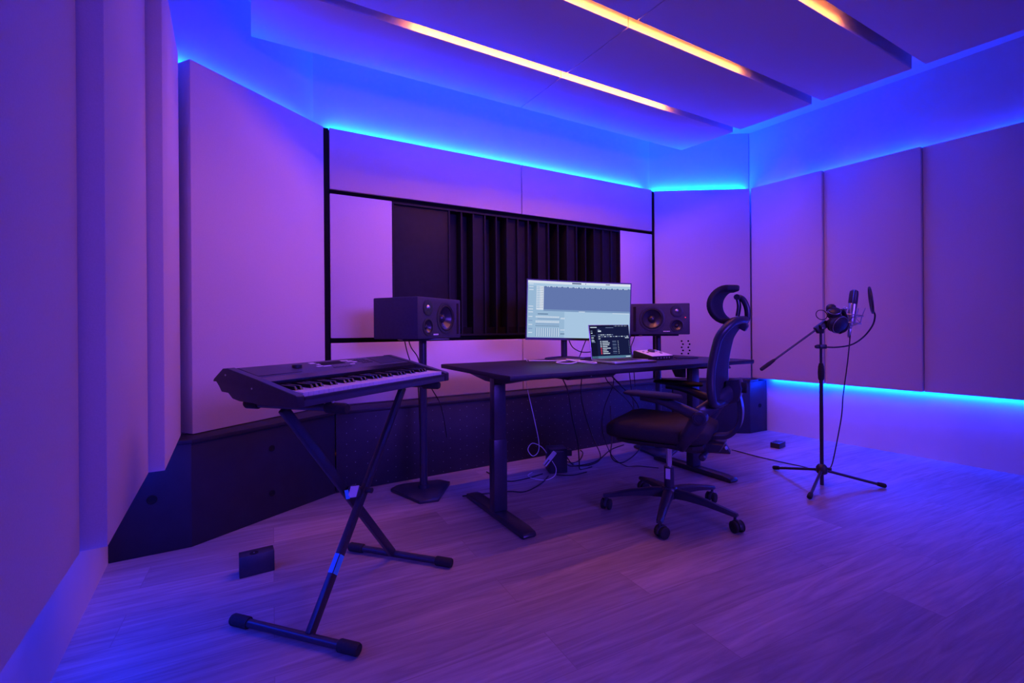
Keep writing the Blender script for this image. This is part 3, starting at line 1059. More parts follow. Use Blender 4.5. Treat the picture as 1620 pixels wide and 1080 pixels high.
lq(0.88, 0.98, 0.60, 0.625, 'text', 2)
lq(0.20, 0.25, 0.585, 0.605, 'text', 2)
for i in range(8):
    v = 0.50 - i * 0.052
    lq(0.235, 0.262, v - 0.005, v + 0.028, 'red' if i in (4, 5, 6, 7) else 'text', 2)
    lq(0.285, 0.285 + random.uniform(0.09, 0.20), v, v + 0.024, 'text', 2)
    lq(0.54, 0.64, v, v + 0.018, 'ink' if i % 2 else 'grey', 2)
    lq(0.68, 0.695, v, v + 0.02, 'text', 2)
    lq(0.965, 0.98, v, v + 0.02, 'grey', 2)
lq(0, 1, 0.0, 0.075, 'teal', 1)
lq(0.86, 0.97, 0.02, 0.05, 'text', 2)
sm2.build('screen', [SCR[k_] for k_ in lk], lid)

# ------------------------------------------------------------------ audio interface
IF0 = Vector((0.893, 2.997, DZ))
IX = Vector((0.845, 0.535, 0)).normalized()
IY = Vector((-IX.y, IX.x, 0))
AI = thing('audio_interface', IF0, 'wedge-shaped desktop audio interface with white top and big knob beside the laptop', 'audio interface')


def ip(x, y, z):
    return IF0 + IX * x + IY * y + UZ * z


m = MB()
m.prism([ip(0, y, z) for y, z in ((0, 0.003), (0.165, 0.003), (0.165, 0.052), (0.155, 0.0565), (0.0, 0.0245))], IX * 0.20)
m.build('body', M['plastic'], AI, bevel=0.002)
sl = (0.0565 - 0.0245) / 0.155
IZ = (UZ - IY * sl).normalized()
IYs = (IY + UZ * sl).normalized()
c = ip(0.10, 0.0775, 0.0245 + sl * 0.0775)
MB().box(c + IZ * 0.001, (0.196, 0.154, 0.002), IX, IYs, IZ).build('top_plate', M['white'], AI, bevel=0.0008)
MB().lathe(c + IYs * 0.03 + IX * 0.01 + IZ * 0.002, IZ, [(0, 0.024), (0.010, 0.023), (0.014, 0.019)], 28).build('volume_knob', M['plastic2'], AI)
for x, y in ((-0.06, 0.035), (-0.045, 0.01), (0.065, 0.035), (0.07, 0.005), (0.05, -0.02)):
    MB().box(c + IX * x + IYs * y + IZ * 0.003, (0.018, 0.009, 0.003), IX, IYs, IZ).build('button', M['plastic2'], AI, bevel=0.0006)
for x in (0.05, 0.08, 0.11, 0.135, 0.16):
    MB().lathe(ip(x, 0.0, 0.013), -IY, [(-0.003, 0.006), (0.0008, 0.006), (0.0009, 0.004)], 14).build('jack', M['nickel'], AI)
for x, y in ((0.02, 0.02), (0.18, 0.02), (0.02, 0.15), (0.18, 0.15)):
    MB().cyl(ip(x, y, 0.0), ip(x, y, 0.004), 0.006, seg=10).build('rubber_foot', M['rubber'], AI)


# ------------------------------------------------------------------ loudspeakers and their stands
def make_speaker(name, C, nrm, z0, mirror, label, led):
    n = Vector((nrm[0], nrm[1], 0)).normalized()
    f = UZ.cross(n).normalized()          # along the front, to the right seen from the front
    C = Vector((C[0], C[1], 0))
    Wd, Dp, Ht = 0.44, 0.315, 0.236
    t = thing('studio_monitor_speaker', (C.x, C.y, z0), label, 'loudspeaker', 'studio monitors on stands')
    P = lambda a, b_, z: C + f * a + n * b_ + UZ * (z0 + z)
    body = MB().box(P(0, 0, Ht / 2), (Wd, Dp, Ht), f, n, UZ).build('cabinet', M['speaker'], t, bevel=0.006)
    fx = Dp / 2
    sg = mirror
    for a, z, R in ((sg * 0.055, 0.120, 0.080), (-sg * 0.125, 0.068, 0.042)):
        cut = MB().cyl(P(a, fx - 0.06, z), P(a, fx + 0.02, z), R * 0.98, seg=48).build('cutter', M['speaker'])
        md = body.modifiers.new('hole', 'BOOLEAN')
        md.object = cut
        md.operation = 'DIFFERENCE'
        me = bpy.data.meshes.new_from_object(body.evaluated_get(bpy.context.evaluated_depsgraph_get()))
        body.modifiers.clear()
        body.data = me
        bpy.data.objects.remove(cut)
        me.set_sharp_from_angle(angle=math.radians(35))

    def driver(a, z, R, nm):
        c = P(a, fx, z)
        o = MB().lathe(c, n, [(-0.001, R * 0.985), (-0.001, R * 1.18), (0.003, R * 1.18), (0.004, R * 1.1), (0.0035, R * 0.985), (-0.001, R * 0.985)], 48, caps=False).build(nm + '_frame', M['plastic'], t)
        MB().torus(c - n * 0.002, n, R * 0.90, R * 0.08, 48, 10).build('surround', M['rubber'], o)
        q = MB()
        q.lathe(c, n, [(-0.05, R * 0.84), (-0.001, R * 0.86), (-R * 0.16, R * 0.66), (-R * 0.30, R * 0.48), (-R * 0.38, R * 0.34), (-R * 0.28, R * 0.30), (-R * 0.17, R * 0.2), (-R * 0.12, R * 0.08), (-R * 0.115, 0)], 48)
        q.build('cone', M['cone'], o)

    driver(sg * 0.055, 0.120, 0.080, 'woofer')
    driver(-sg * 0.125, 0.068, 0.042, 'midrange')
    c = P(-sg * 0.125, fx, 0.178)
    o = MB().lathe(c, n, [(-0.002, 0.046), (0.003, 0.046), (0.004, 0.042), (0.003, 0.024), (0.0025, 0.016)], 40).build('tweeter_plate', M['plastic'], t)
    MB().lathe(c, n, [(0.0025, 0.015), (0.008, 0.011), (0.011, 0.005), (0.0115, 0)], 28).build('tweeter_dome', M['nickel'], o)
    MB().box(P(sg * 0.185, fx + 0.0008, 0.118), (0.020, 0.002, 0.19), f, n, UZ).build('bass_port', M['hole'], t)
    lg = MB()
    for i in range(8):
        lg.box(P(-sg * 0.050 + (i - 3.5) * 0.0062, fx + 0.001, 0.024), (0.0045, 0.0016, 0.008), f, n, UZ)
    lg.build('logo', M['white'], t)
    if led:
        MB().lathe(P(-sg * 0.187, fx, 0.128), n, [(-0.001, 0.004), (0.002, 0.004), (0.003, 0.002)], 12).build('power_light', M['red'], t)
    return P


def make_stand(C, nrm, ztop, label):
    n = Vector((nrm[0], nrm[1], 0)).normalized()
    f = UZ.cross(n)
    C = Vector((C[0], C[1], 0))
    t = thing('speaker_stand', C, label, 'speaker stand', 'speaker stands')
    P = lambda a, b_, z: C + f * a + n * b_ + UZ * z
    # a triangular foot with cut corners and sloping sides
    outl = [(-0.185, -0.10), (-0.14, -0.16), (0.14, -0.16), (0.185, -0.10), (0.055, 0.17), (-0.055, 0.17)]
    m = MB()
    m.hexa
    rr = [[P(a, b_, 0.0) for a, b_ in outl], [P(a, b_, 0.018) for a, b_ in outl], [P(a * 0.72, b_ * 0.72, 0.036) for a, b_ in outl]]
    m.rings(rr)
    m.build('foot', M['steel'], t, bevel=0.003)
    MB().cyl(P(0, 0, 0.036), P(0, 0, ztop - 0.012), 0.023, seg=32).build('column', M['steel'], t)
    MB().cyl(P(0, 0, 0.036), P(0, 0, 0.055), 0.034, seg=32).build('collar', M['steel'], t)
    MB().box(P(0, 0, ztop - 0.006), (0.27, 0.25, 0.012), f, n, UZ).build('top_plate', M['steel'], t, bevel=0.002)


ZS = 0.936
make_stand((-0.540, 2.845), (0.35, -0.94), ZS, 'black column speaker stand beside the digital piano, under the left loudspeaker')
make_speaker('l', (-0.562, 2.845), (0.9, -0.436), ZS, 1, 'black three-way loudspeaker at the keyboard end, in front of the diffuser', False)
make_stand((1.160, 3.745), (-0.15, -0.99), ZS - 0.002, 'black column speaker stand behind the desk, under the right loudspeaker')
make_speaker('r', (1.148, 3.735), (-0.16, -0.987), ZS - 0.002, -1, 'black three-way loudspeaker with red power light to the right of the monitor', True)

# ------------------------------------------------------------------ desk chair
CC = Vector((0.835, 2.520, 0))
CF = Vector((-0.85, 0.53, 0)).normalized()          # facing
CLt = Vector((-CF.y, CF.x, 0))                      # the sitter's left
CH = thing('office_chair', CC, 'black ergonomic mesh office chair with headrest turned sideways before the desk', 'chair')


def cp(a, l, z):
    p = CC + CF * a + CLt * l
    return Vector((p.x, p.y, z))


# five-star base
hub = MB().lathe(cp(0, 0, 0.085), UZ, [(0, 0.040), (0.008, 0.046), (0.045, 0.044), (0.058, 0.034)], 32).build('base_hub', M['chairp'], CH)
ang0 = math.radians(172)
for k in range(5):
    a = ang0 + k * 2 * PI / 5
    d = Vector((math.cos(a), math.sin(a), 0))
    sd = Vector((-d.y, d.x, 0))
    secs = []
    for r, hw, zt, zb in ((0.025, 0.026, 0.135, 0.090), (0.10, 0.023, 0.133, 0.094), (0.20, 0.020, 0.119, 0.090), (0.29, 0.017, 0.100, 0.078), (0.335, 0.015, 0.091, 0.072), (0.348, 0.012, 0.088, 0.074)):
        c = CC + d * r
        secs.append([Vector((*(c + sd * x).xy, z)) for x, z in ((-hw, zb), (hw, zb), (hw, zt - 0.008), (hw * 0.55, zt), (-hw * 0.55, zt), (-hw, zt - 0.008))])
    MB().rings(secs).build('base_arm', M['chairp'], CH, smooth=40)
    wc = CC + d * 0.335
    ca_ = a + math.radians((70, -40, 150, 20, 100)[k])
    wd = Vector((math.cos(ca_), math.sin(ca_), 0))
    ax = Vector((-wd.y, wd.x, 0))
    wp = wc - wd * 0.014
    cs = MB()
    cs.cyl((wc.x, wc.y, 0.045), (wc.x, wc.y, 0.078), 0.007, seg=12)
    cst = cs.build('caster_stem', M['steel'], CH)
    hd = MB()
    pts = [wp + wd * (0.033 * math.cos(q)) + UZ * (0.0285 + 0.033 * math.sin(q)) for q in [math.radians(x) for x in range(-10, 191, 20)]]
    pts = [Vector((p_.x, p_.y, p_.z)) for p_ in pts]
    hd.prism([p_ - ax * 0.008 for p_ in pts], ax * 0.016)
    hd.build('caster_hood', M['chairp'], CH, bevel=0.002)
    for sg in (-1, 1):
        c = Vector((wp.x, wp.y, 0.0285)) + ax * sg * 0.0085
        MB().lathe(c, ax * sg, [(0, 0.024), (0.002, 0.028), (0.015, 0.0285), (0.019, 0.023), (0.0195, 0.01)], 28).build('caster_wheel', M['rubber'], CH)
# gas lift
MB().cyl(cp(0, 0, 0.085), cp(0, 0, 0.250), 0.026, seg=28).build('lift_sleeve', M['chairp'], CH)
MB().cyl(cp(0, 0, 0.250), cp(0, 0, 0.385), 0.0145, seg=24).build('lift_piston', M['chrome'], CH)
MB().box(cp(0.0, 0.027, 0.215) + Vector((0.0, 0.0, 0)), (0.002, 0.024, 0.055), CLt, CF, UZ).build('lift_label', M['wsticker'], CH)
# mechanism under the seat
m = MB()
m.prism([cp(a, -0.075, z) for a, z in ((0.12, 0.412), (0.12, 0.385), (0.04, 0.362), (-0.14, 0.352), (-0.26, 0.372), (-0.28, 0.412))], CLt * 0.15)
m.build('tilt_mechanism', M['plastic'], CH, bevel=0.008)
MB().cyl(cp(-0.20, 0.05, 0.362), cp(-0.20, 0.15, 0.366), 0.011, seg=16).build('tension_lever', M['chairp'], CH)
MB().lathe(cp(-0.20, 0.15, 0.366), CLt, [(0, 0.011), (0.004, 0.017), (0.035, 0.016), (0.04, 0.01)], 20).build('lever_knob', M['plastic'], CH)
MB().cyl(cp(0.10, -0.06, 0.390), cp(0.10, -0.25, 0.386), 0.006, seg=12).build('height_lever', M['steel'], CH)
# seat: rounded cushion with waterfall front
secs = []
for a, hw, zt, zb in ((-0.225, 0.150, 0.470, 0.445), (-0.215, 0.200, 0.492, 0.425), (-0.17, 0.235, 0.505, 0.413), (-0.08, 0.250, 0.508, 0.410), (0.04, 0.255, 0.512, 0.410), (0.14, 0.252, 0.517, 0.411),
                      (0.205, 0.245, 0.520, 0.409), (0.250, 0.230, 0.510, 0.410), (0.272, 0.208, 0.492, 0.416), (0.282, 0.18, 0.474, 0.428)):
    ring = []
    n_ = 28
    zm, hz = (zt + zb) / 2, (zt - zb) / 2
    for i in range(n_):
        q = 2 * PI * i / n_
        cq, sq_ = math.cos(q), math.sin(q)
        x = math.copysign(abs(cq) ** 0.45, cq) * hw
        z = math.copysign(abs(sq_) ** 0.6, sq_) * hz
        if z > 0:
            z += 0.012 * (abs(x) / hw) ** 3 - 0.008
        ring.append(cp(a, x, zm + z))
    secs.append(ring)
MB().rings(secs).build('seat_cushion', M['foam'], CH, smooth=60)
secs = []
for a, hw in ((-0.20, 0.17), (-0.16, 0.215), (0.0, 0.232), (0.15, 0.228), (0.22, 0.20), (0.245, 0.15)):
    secs.append([cp(a, -hw, 0.418), cp(a, hw, 0.418), cp(a, hw * 0.93, 0.398), cp(a, -hw * 0.93, 0.398)])
MB().rings(secs).build('seat_pan', M['plastic'], CH, smooth=30)
# armrests
for sg, nm in ((1, 'l'), (-1, 'r')):
    l0 = 0.272 * sg
    secs = []
    for a, hw, zt, zb in ((-0.128, 0.020, 0.664, 0.655), (-0.118, 0.036, 0.672, 0.652), (-0.07, 0.045, 0.677, 0.650), (0.02, 0.048, 0.680, 0.651), (0.10, 0.046, 0.681, 0.655), (0.138, 0.036, 0.678, 0.660), (0.150, 0.018, 0.673, 0.665)):
        ring = []
        for i in range(20):
            q = 2 * PI * i / 20
            ring.append(cp(a, l0 + math.copysign(abs(math.cos(q)) ** 0.6, math.cos(q)) * hw, (zt + zb) / 2 + math.copysign(abs(math.sin(q)) ** 0.7, math.sin(q)) * (zt - zb) / 2))
        secs.append(ring)
    MB().rings(secs).build('arm_pad', M['rubber'], CH, smooth=60)
    lb = l0 - 0.02 * sg
    m = MB()
    path = smooth([cp(0.075, lb, 0.648), cp(-0.01, lb, 0.640), cp(-0.10, lb, 0.612), cp(-0.205, lb, 0.572)], 6)
    m.tube(path, [0.018 + 0.010 * (i / (len(path) - 1)) for i in range(len(path))], 16, flat=0.8)
    m.build('arm_bracket', M['chairp'], CH)
    m = MB()
    m.cyl(cp(-0.205, lb - 0.036 * sg, 0.570), cp(-0.205, lb + 0.030 * sg, 0.570), 0.031, seg=32)
    pv = m.build('arm_pivot', M['chairp'], CH, bevel=0.004)
    MB().torus(cp(-0.205, lb + 0.0305 * sg, 0.570), CLt, 0.021, 0.002, 32, 8).build('pivot_ring', M['chairp'], pv)
    m = MB()
    path = smooth([cp(-0.200, lb - 0.004 * sg, 0.566), cp(-0.165, lb - 0.004 * sg, 0.50), cp(-0.125, lb - 0.02 * sg, 0.445), cp(-0.10, lb - 0.06 * sg, 0.403), cp(-0.09, lb - 0.15 * sg, 0.385), cp(-0.09, 0.06 * sg, 0.385)], 6)
    m.tube(path, [0.042 - 0.018 * min(1, (i / (len(path) - 1)) * 1.4) for i in range(len(path))], 16, flat=0.6)
    m.build('arm_support', M['chairp'], CH)
# backrest: rim, mesh, spine


def rim_a(z):           # distance behind the seat centre of the backrest at height z
    if z < 0.60:
        return -0.235 - (z - 0.52) * 0.3
    if z < 0.93:
        return -0.259 - 0.02 * math.sin((z - 0.60) / 0.33 * PI) * -1 - (z - 0.60) * 0.05
    return -0.2755 - (z - 0.93) * 0.35 - (z - 0.93) ** 2 * 4.0


def rim_w(z):
    if z > 0.95:
        return 0.205 * math.sqrt(max(0.0, 1 - ((z - 0.95) / 0.075) ** 2 * 0.55))
    if z > 0.7:
        return 0.225 - 0.02 * (z - 0.7) / 0.25
    return 0.225 - 0.05 * ((0.7 - z) / 0.15) ** 2


def back_pt(z, u):      # u in -1..1 across; the middle sits further back
    a = rim_a(z) - 0.030 * (1 - u * u)
    return cp(a, rim_w(z) * u, z)


zz = [0.632 + (1.018 - 0.632) * i / 22 for i in range(23)]
grid = [[back_pt(z, -0.985 + 1.97 * j / 14) for j in range(15)] for z in zz]
MB().sheet(grid, 0.004).build('back_mesh', M['mesh'], CH, smooth=60)
path = [back_pt(z, 1) for z in zz] + [back_pt(1.022, 1 - 2 * j / 12) + UZ * 0.004 * math.sin(PI * j / 12) for j in range(1, 12)] + [back_pt(z, -1) for z in reversed(zz)] + [back_pt(0.626, -1 + 2 * j / 12) for j in range(1, 12)]
MB().tube(path, 0.0195, 14, closed=True).build('back_frame', M['chairp'], CH, smooth=60)
# lower back carriers sweeping from the pivots up to the lumbar block
for sg in (1, -1):
    m = MB()
    path = smooth([cp(-0.190, 0.215 * sg, 0.576), cp(-0.235, 0.170 * sg, 0.610), cp(-0.290, 0.085 * sg, 0.655), cp(-0.318, 0.03 * sg, 0.678)], 6)
    m.tube(path, [0.030, ] + [0.038] * (len(path) - 2) + [0.034], 14, flat=0.45)
    m.build('back_carrier', M['chairp'], CH)
m = MB()
m.prism([cp(a, -0.06, z) for a, z in ((-0.288, 0.722), (-0.350, 0.738), (-0.360, 0.690), (-0.346, 0.628), (-0.300, 0.612), (-0.284, 0.66))], CLt * 0.12)
m.build('lumbar_block', M['chairp'], CH, bevel=0.006)
MB().lathe(cp(-0.350, 0.0, 0.692), -CF, [(-0.006, 0.024), (0.004, 0.027), (0.026, 0.026), (0.030, 0.020)], 28).build('lumbar_knob', M['rubber'], CH)
secs = []
m = MB()
path = smooth([cp(-0.342, 0, 0.645), cp(-0.352, 0, 0.575), cp(-0.340, 0, 0.500), cp(-0.295, 0, 0.450), cp(-0.225, 0, 0.435), cp(-0.150, 0, 0.405)], 6)
rr = []
for i, p_ in enumerate(path):
    q = path[min(i + 1, len(path) - 1)] - path[max(i - 1, 0)]
    nrm = q.cross(CLt).normalized()
    hw = 0.034 + 0.018 * math.sin(PI * i / (len(path) - 1))
    rr.append([p_ + CLt * hw + nrm * 0.009, p_ + CLt * (hw * 0.5) + nrm * 0.013, p_ - CLt * (hw * 0.5) + nrm * 0.013, p_ - CLt * hw + nrm * 0.009, p_ - CLt * hw - nrm * 0.009, p_ + CLt * hw - nrm * 0.009])
m.rings(rr)
m.build('spine', M['chairp'], CH, smooth=50)
# headrest
zc_, ac_ = 1.100, -0.298
grid = []
for i in range(19):
    q = math.radians(80 + (286 - 80) * i / 18)      # C profile open to the rear
    row = []
    for j in range(13):
        u = -1 + 2 * j / 12
        R = 0.073 - 0.004 * u * u
        a = ac_ - math.cos(q) * -R * 0.92 - 0.032 * (1 - u * u) * max(0, -math.cos(q))
        row.append(cp(ac_ + (-math.cos(q)) * R * 0.9 - 0.036 * (1 - u * u), 0.136 * u * (1 - 0.18 * abs(math.sin(q)) ** 2), zc_ + math.sin(q) * R))
    grid.append(row)
MB().sheet(grid, 0.026).build('headrest_pad', M['mesh'], CH, bevel=0.005, smooth=50)
m = MB()
path = smooth([cp(-0.338, 0, 1.140), cp(-0.362, 0, 1.128), cp(-0.380, 0, 1.085), cp(-0.382, 0, 1.035), cp(-0.366, 0, 1.008)], 6)
m.tube(path, 0.014, 14)
m.build('headrest_arm', M['chairp'], CH)
for l in (-0.025, 0.025):
    MB().tube(smooth([cp(-0.333, l, 1.150), cp(-0.345, l, 1.10), cp(-0.338, l, 1.045)], 6), 0.0075, 10).build('headrest_strut', M['chairp'], CH)
MB().cyl(cp(-0.340, -0.045, 1.138), cp(-0.340, 0.045, 1.138), 0.014, seg=20).build('headrest_hinge', M['plastic'], CH)
m = MB()
m.prism([cp(a, -0.03, z) for a, z in ((-0.330, 1.030), (-0.375, 1.022), (-0.388, 0.995), (-0.372, 0.968), (-0.336, 0.990))], CLt * 0.06)
m.build('headrest_mount', M['chairp'], CH, bevel=0.006)

# ------------------------------------------------------------------ microphone stand
MP = Vector((1.921, 2.930, 0))
MS = thing('microphone_stand', MP, 'tall black tripod boom microphone stand in front of the right wall', 'microphone stand')
ZP = lambda z: Vector((MP.x, MP.y, z))
MB().cyl(ZP(0.004), ZP(0.70), 0.0105, seg=20).build('lower_pole', M['steel'], MS)
MB().cyl(ZP(0.70), ZP(0.955), 0.0075, seg=20).build('upper_pole', M['steel'], MS)
MB().lathe(ZP(0.655), UZ, [(0, 0.013), (0.012, 0.0165), (0.05, 0.018), (0.085, 0.0155), (0.105, 0.011)], 24).build('clutch_grip', M['rubber'], MS)
MB().lathe(ZP(0.072), UZ, [(0, 0.020), (0.008, 0.030), (0.040, 0.032), (0.052, 0.026), (0.062, 0.016)], 28).build('tripod_hub', M['plastic'], MS)
MB().lathe(ZP(0.112) + Vector((0.02, -0.022, 0)), Vector((0.7, -0.7, 0)), [(0, 0.006), (0.012, 0.009), (0.022, 0.008)], 14).build('clamp_knob', M['plastic'], MS)
for fx_, fy_ in ((1.805, 3.250), (2.262, 2.873), (1.697, 2.697)):
    d = (Vector((fx_, fy_, 0)) - MP).normalized()
    tip = Vector((fx_, fy_, 0.016))
    st = MP + d * 0.022 + UZ * 0.094
    MB().cyl(st, tip - d * 0.02 + UZ * 0.004, 0.0085, seg=16).build('leg', M['steel'], MS)
    dd = (tip - st).normalized()
    MB().lathe(tip - dd * 0.040, dd, [(0, 0.009), (0.006, 0.012), (0.03, 0.014), (0.046, 0.0135), (0.052, 0.008)], 18).build('rubber_foot', M['rubber'], MS)
BA, BB = Vector((1.544, 2.930, 0.721)), Vector((2.075, 2.930, 1.100))
bd = (BB - BA).normalized()
MB().cyl(BA + bd * 0.06, BB, 0.0062, seg=16).build('boom_arm', M['steel'], MS)
MB().lathe(BA, bd, [(0, 0.006), (0.004, 0.011), (0.06, 0.0125), (0.10, 0.0095), (0.112, 0.0065)], 20).build('counterweight_grip', M['rubber'], MS)
bj = BA + bd * ((MP.x - BA.x) / bd.x)
m = MB()
m.lathe(ZP(0.945), UZ, [(0, 0.014), (0.006, 0.017), (0.035, 0.017), (0.04, 0.013)], 20)
m.build('pole_cap', M['plastic'], MS)
bn = Vector((-bd.z, 0, bd.x))
m = MB()
m.box(bj - bn * 0.005, (0.085, 0.026, 0.046), bd, (0, 1, 0), bn)
m.build('boom_clamp', M['plastic'], MS, bevel=0.006)
MB().lathe(bj + Vector((0, -0.013, 0)), (0, -1, 0), [(0, 0.018), (0.010, 0.019), (0.016, 0.015)], 20).build('boom_knob', M['plastic'], MS)
MB().lathe(bj + Vector((-0.008, -0.030, -0.012)), (0, -1, 0), [(0, 0.005), (0.002, 0.003)], 10).build('knob_screw', M['nickel'], MS)

# ------------------------------------------------------------------ microphone in its shock mount
mt = Vector((0.032, 0.0, 0.25)).normalized()
m0 = Vector((2.103, 2.930, 0.990))
MC_ = thing('condenser_microphone', m0, 'silver studio condenser microphone held in a wire shock mount on the boom', 'microphone')
MB().lathe(m0, mt, [(0, 0.016), (0.004, 0.0215), (0.05, 0.0225), (0.135, 0.0235), (0.140, 0.0225)], 32).build('body', M['nickel'], MC_)
m = MB()
m.lathe(m0 + mt * 0.1405, mt, [(0, 0.0232), (0.003, 0.0245), (0.060, 0.0240), (0.078, 0.0215), (0.085, 0.012), (0.086, 0)], 32)
gr = m.build('grille', M['plastic2'], MC_)
for q in (-2.2, 0.9):
    sdv = Vector((math.cos(q), math.sin(q), 0))
    MB().tube([m0 + mt * 0.141 + sdv * 0.0250, m0 + mt * 0.20 + sdv * 0.0246, m0 + mt * 0.219 + sdv * 0.021, m0 + mt * 0.2275 + sdv * 0.008], 0.0022, 8).build('grille_band', M['chrome'], gr)
MB().torus(m0 + mt * 0.1385, mt, 0.0233, 0.0018, 36, 8).build('collar', M['chrome'], MC_)
MB().lathe(m0, -mt, [(-0.001, 0.012), (0.006, 0.012), (0.016, 0.010)], 20).build('connector_base', M['nickel'], MC_)
SM = thing('shock_mount', m0 + mt * 0.06, 'wire cradle shock mount around the silver microphone', 'shock mount')
for h, R in ((0.066, 0.060), (0.018, 0.054)):
    MB().torus(m0 + mt * h, mt, R, 0.0032, 44, 8).build('outer_ring', M['nickel'], SM)
for h in (0.052, 0.028):
    MB().torus(m0 + mt * h, mt, 0.0252, 0.0022, 36, 8).build('inner_ring', M['nickel'], SM)
for k in range(4):
    q = k * PI / 2 + 0.5
    d0 = Vector((math.cos(q), math.sin(q), 0))
    d1 = Vector((math.cos(q + PI / 4), math.sin(q + PI / 4), 0))
    MB().tube([m0 + mt * 0.018 + d0 * 0.054, m0 + mt * 0.066 + d0 * 0.060, m0 + mt * 0.110 + d0 * 0.072], 0.0030, 8).build('wire_arm', M['nickel'], SM)
    MB().tube([m0 + mt * 0.066 + d0 * 0.060, m0 + mt * 0.052 + d1 * 0.0252, m0 + mt * 0.018 + d0 * 0.054], 0.0012, 6).build('elastic_cord', M['cable'], SM)
    MB().tube([m0 + mt * 0.018 + d0 * 0.054, m0 + mt * 0.004 + d1 * 0.026, m0 + mt * 0.018 + Vector((-d0.y, d0.x, 0)) * 0.054], 0.0028, 8).build('wire_arm', M['nickel'], SM)
MB().cyl(BB - bd * 0.012, BB + bd * 0.004, 0.011, seg=16).build('swivel', M['nickel'], SM)
MB().tube([BB, BB + Vector((-0.020, 0, -0.020)), m0 + mt * 0.066 + Vector((-0.056, 0, 0))], 0.0045, 10).build('swivel_arm', M['nickel'], SM)

# ------------------------------------------------------------------ headphones hooked over the boom joint
HPp = thing('headphones', Vector((1.985, 2.900, 1.03)), 'black headphones hanging over the joint of the microphone stand', 'headphones')
c1, n1 = Vector((1.975, 2.885, 1.075)), Vector((-0.25, -0.55, 0.80)).normalized()
c2, n2 = Vector((2.000, 2.880, 1.000)), Vector((0.25, -0.85, -0.35)).normalized()
for c, n, R, nm in ((c1, n1, 0.036, 'a'), (c2, n2, 0.058, 'b')):
    o = MB().lathe(c, n, [(-0.028, R * 0.82), (-0.018, R * 0.95), (0.0, R), (0.016, R * 0.86), (0.024, R * 0.55), (0.026, 0)], 36).build('ear_cup', M['plastic'], HPp)
    MB().torus(c - n * 0.026, n, R * 0.72, R * 0.26, 36, 12).build('ear_cushion', M['rubber'], o)
    MB().torus(c + n * 0.010, n, R * 0.93, 0.0016, 36, 8).build('trim_ring', M['nickel'], o)
m = MB()
m.lathe(Vector((1.972, 2.910, 1.082)), UZ, [(0, 0.027), (0.02, 0.028), (0.034, 0.024), (0.043, 0.014), (0.045, 0)], 28)
m.build('folded_hinge', M['plastic'], HPp)
path = smooth([c1 + Vector((0.03, 0.01, 0.0)), Vector((2.035, 2.905, 1.085)), Vector((2.060, 2.910, 1.045)), Vector((2.062, 2.905, 0.995)), Vector((2.045, 2.895, 0.965)), Vector((2.010, 2.890, 0.950))], 6)
MB().tube(path, 0.009, 12, flat=1.6).build('headband', M['rubber'], HPp)
path = [Vector((1.910 + 0.034 * math.cos(t), 2.905 + 0.008 * math.sin(t), 1.060 + 0.030 * math.sin(t))) for t in [2 * PI * i / 32 for i in range(32)]]
MB().tube(path, 0.0026, 8, closed=True).build('cord_loop', M['cable'], HPp)

# ------------------------------------------------------------------ pop filter
PF = thing('pop_filter', Vector((1.921, 2.93, 0.865)), 'round pop filter seen edge-on, on a gooseneck clamped to the microphone stand', 'pop filter')
gp = smooth([Vector((1.930, 2.915, 0.862)), Vector((2.005, 2.915, 0.859)), Vector((2.103, 2.92, 0.874)), Vector((2.182, 2.925, 0.921)), Vector((2.242, 2.93, 0.991)), Vector((2.259, 2.93, 1.050)), Vector((2.250, 2.93, 1.080))], 8)
MB().tube(gp, 0.0048, 10).build('gooseneck', M['steel'], PF)
MB().box((1.918, 2.917, 0.864), (0.044, 0.034, 0.026)).build('clamp', M['plastic'], PF, bevel=0.004)
MB().lathe((1.897, 2.915, 0.864), (-1, 0, 0), [(0, 0.010), (0.012, 0.012), (0.020, 0.009)], 16).build('clamp_screw', M['plastic'], PF)
pc = Vector((2.236, 2.932, 1.150))
pu = Vector((-0.020, 0, 0.16)).normalized()
pn = Vector((0.995, 0, 0.1256))
pw_ = Vector((0.60, 0.80, 0))
pn = (Vector((0.83, -0.54, 0.11)) - pu * Vector((0.83, -0.54, 0.11)).dot(pu)).normalized()
MB().torus(pc, pn, 0.080, 0.006, 44, 10).build('hoop', M['plastic'], PF)
MB().lathe(pc, pn, [(-0.002, 0.077), (0.002, 0.077)], 44).build('screen_mesh', M['mesh'], PF)
MB().lathe(pc + pn * 0.006, pn, [(0, 0.008), (0.003, 0.008)], 16).build('badge', M['gold'], PF)


# ------------------------------------------------------------------ small things on the floor
def floor_box(name, p0, p1, depth, h, label, cat, slope=0.0):
    p0, p1 = Vector(p0), Vector(p1)
    u = (p1 - p0).normalized()
    v = Vector((-u.y, u.x))
    c = (p0 + p1) / 2
    t = thing(name, (c.x, c.y, 0), label, cat)
    L = (p1 - p0).length
    q = lambda x, y, z: Vector((*(p0 + u * x + v * y), z))
    MB().prism([q(0, 0, 0), q(0, depth, 0), q(0, depth, h), q(0, slope, h), ], u.to_3d() * L).build('case', M['plastic'], t, bevel=0.003)
    return t, q, L


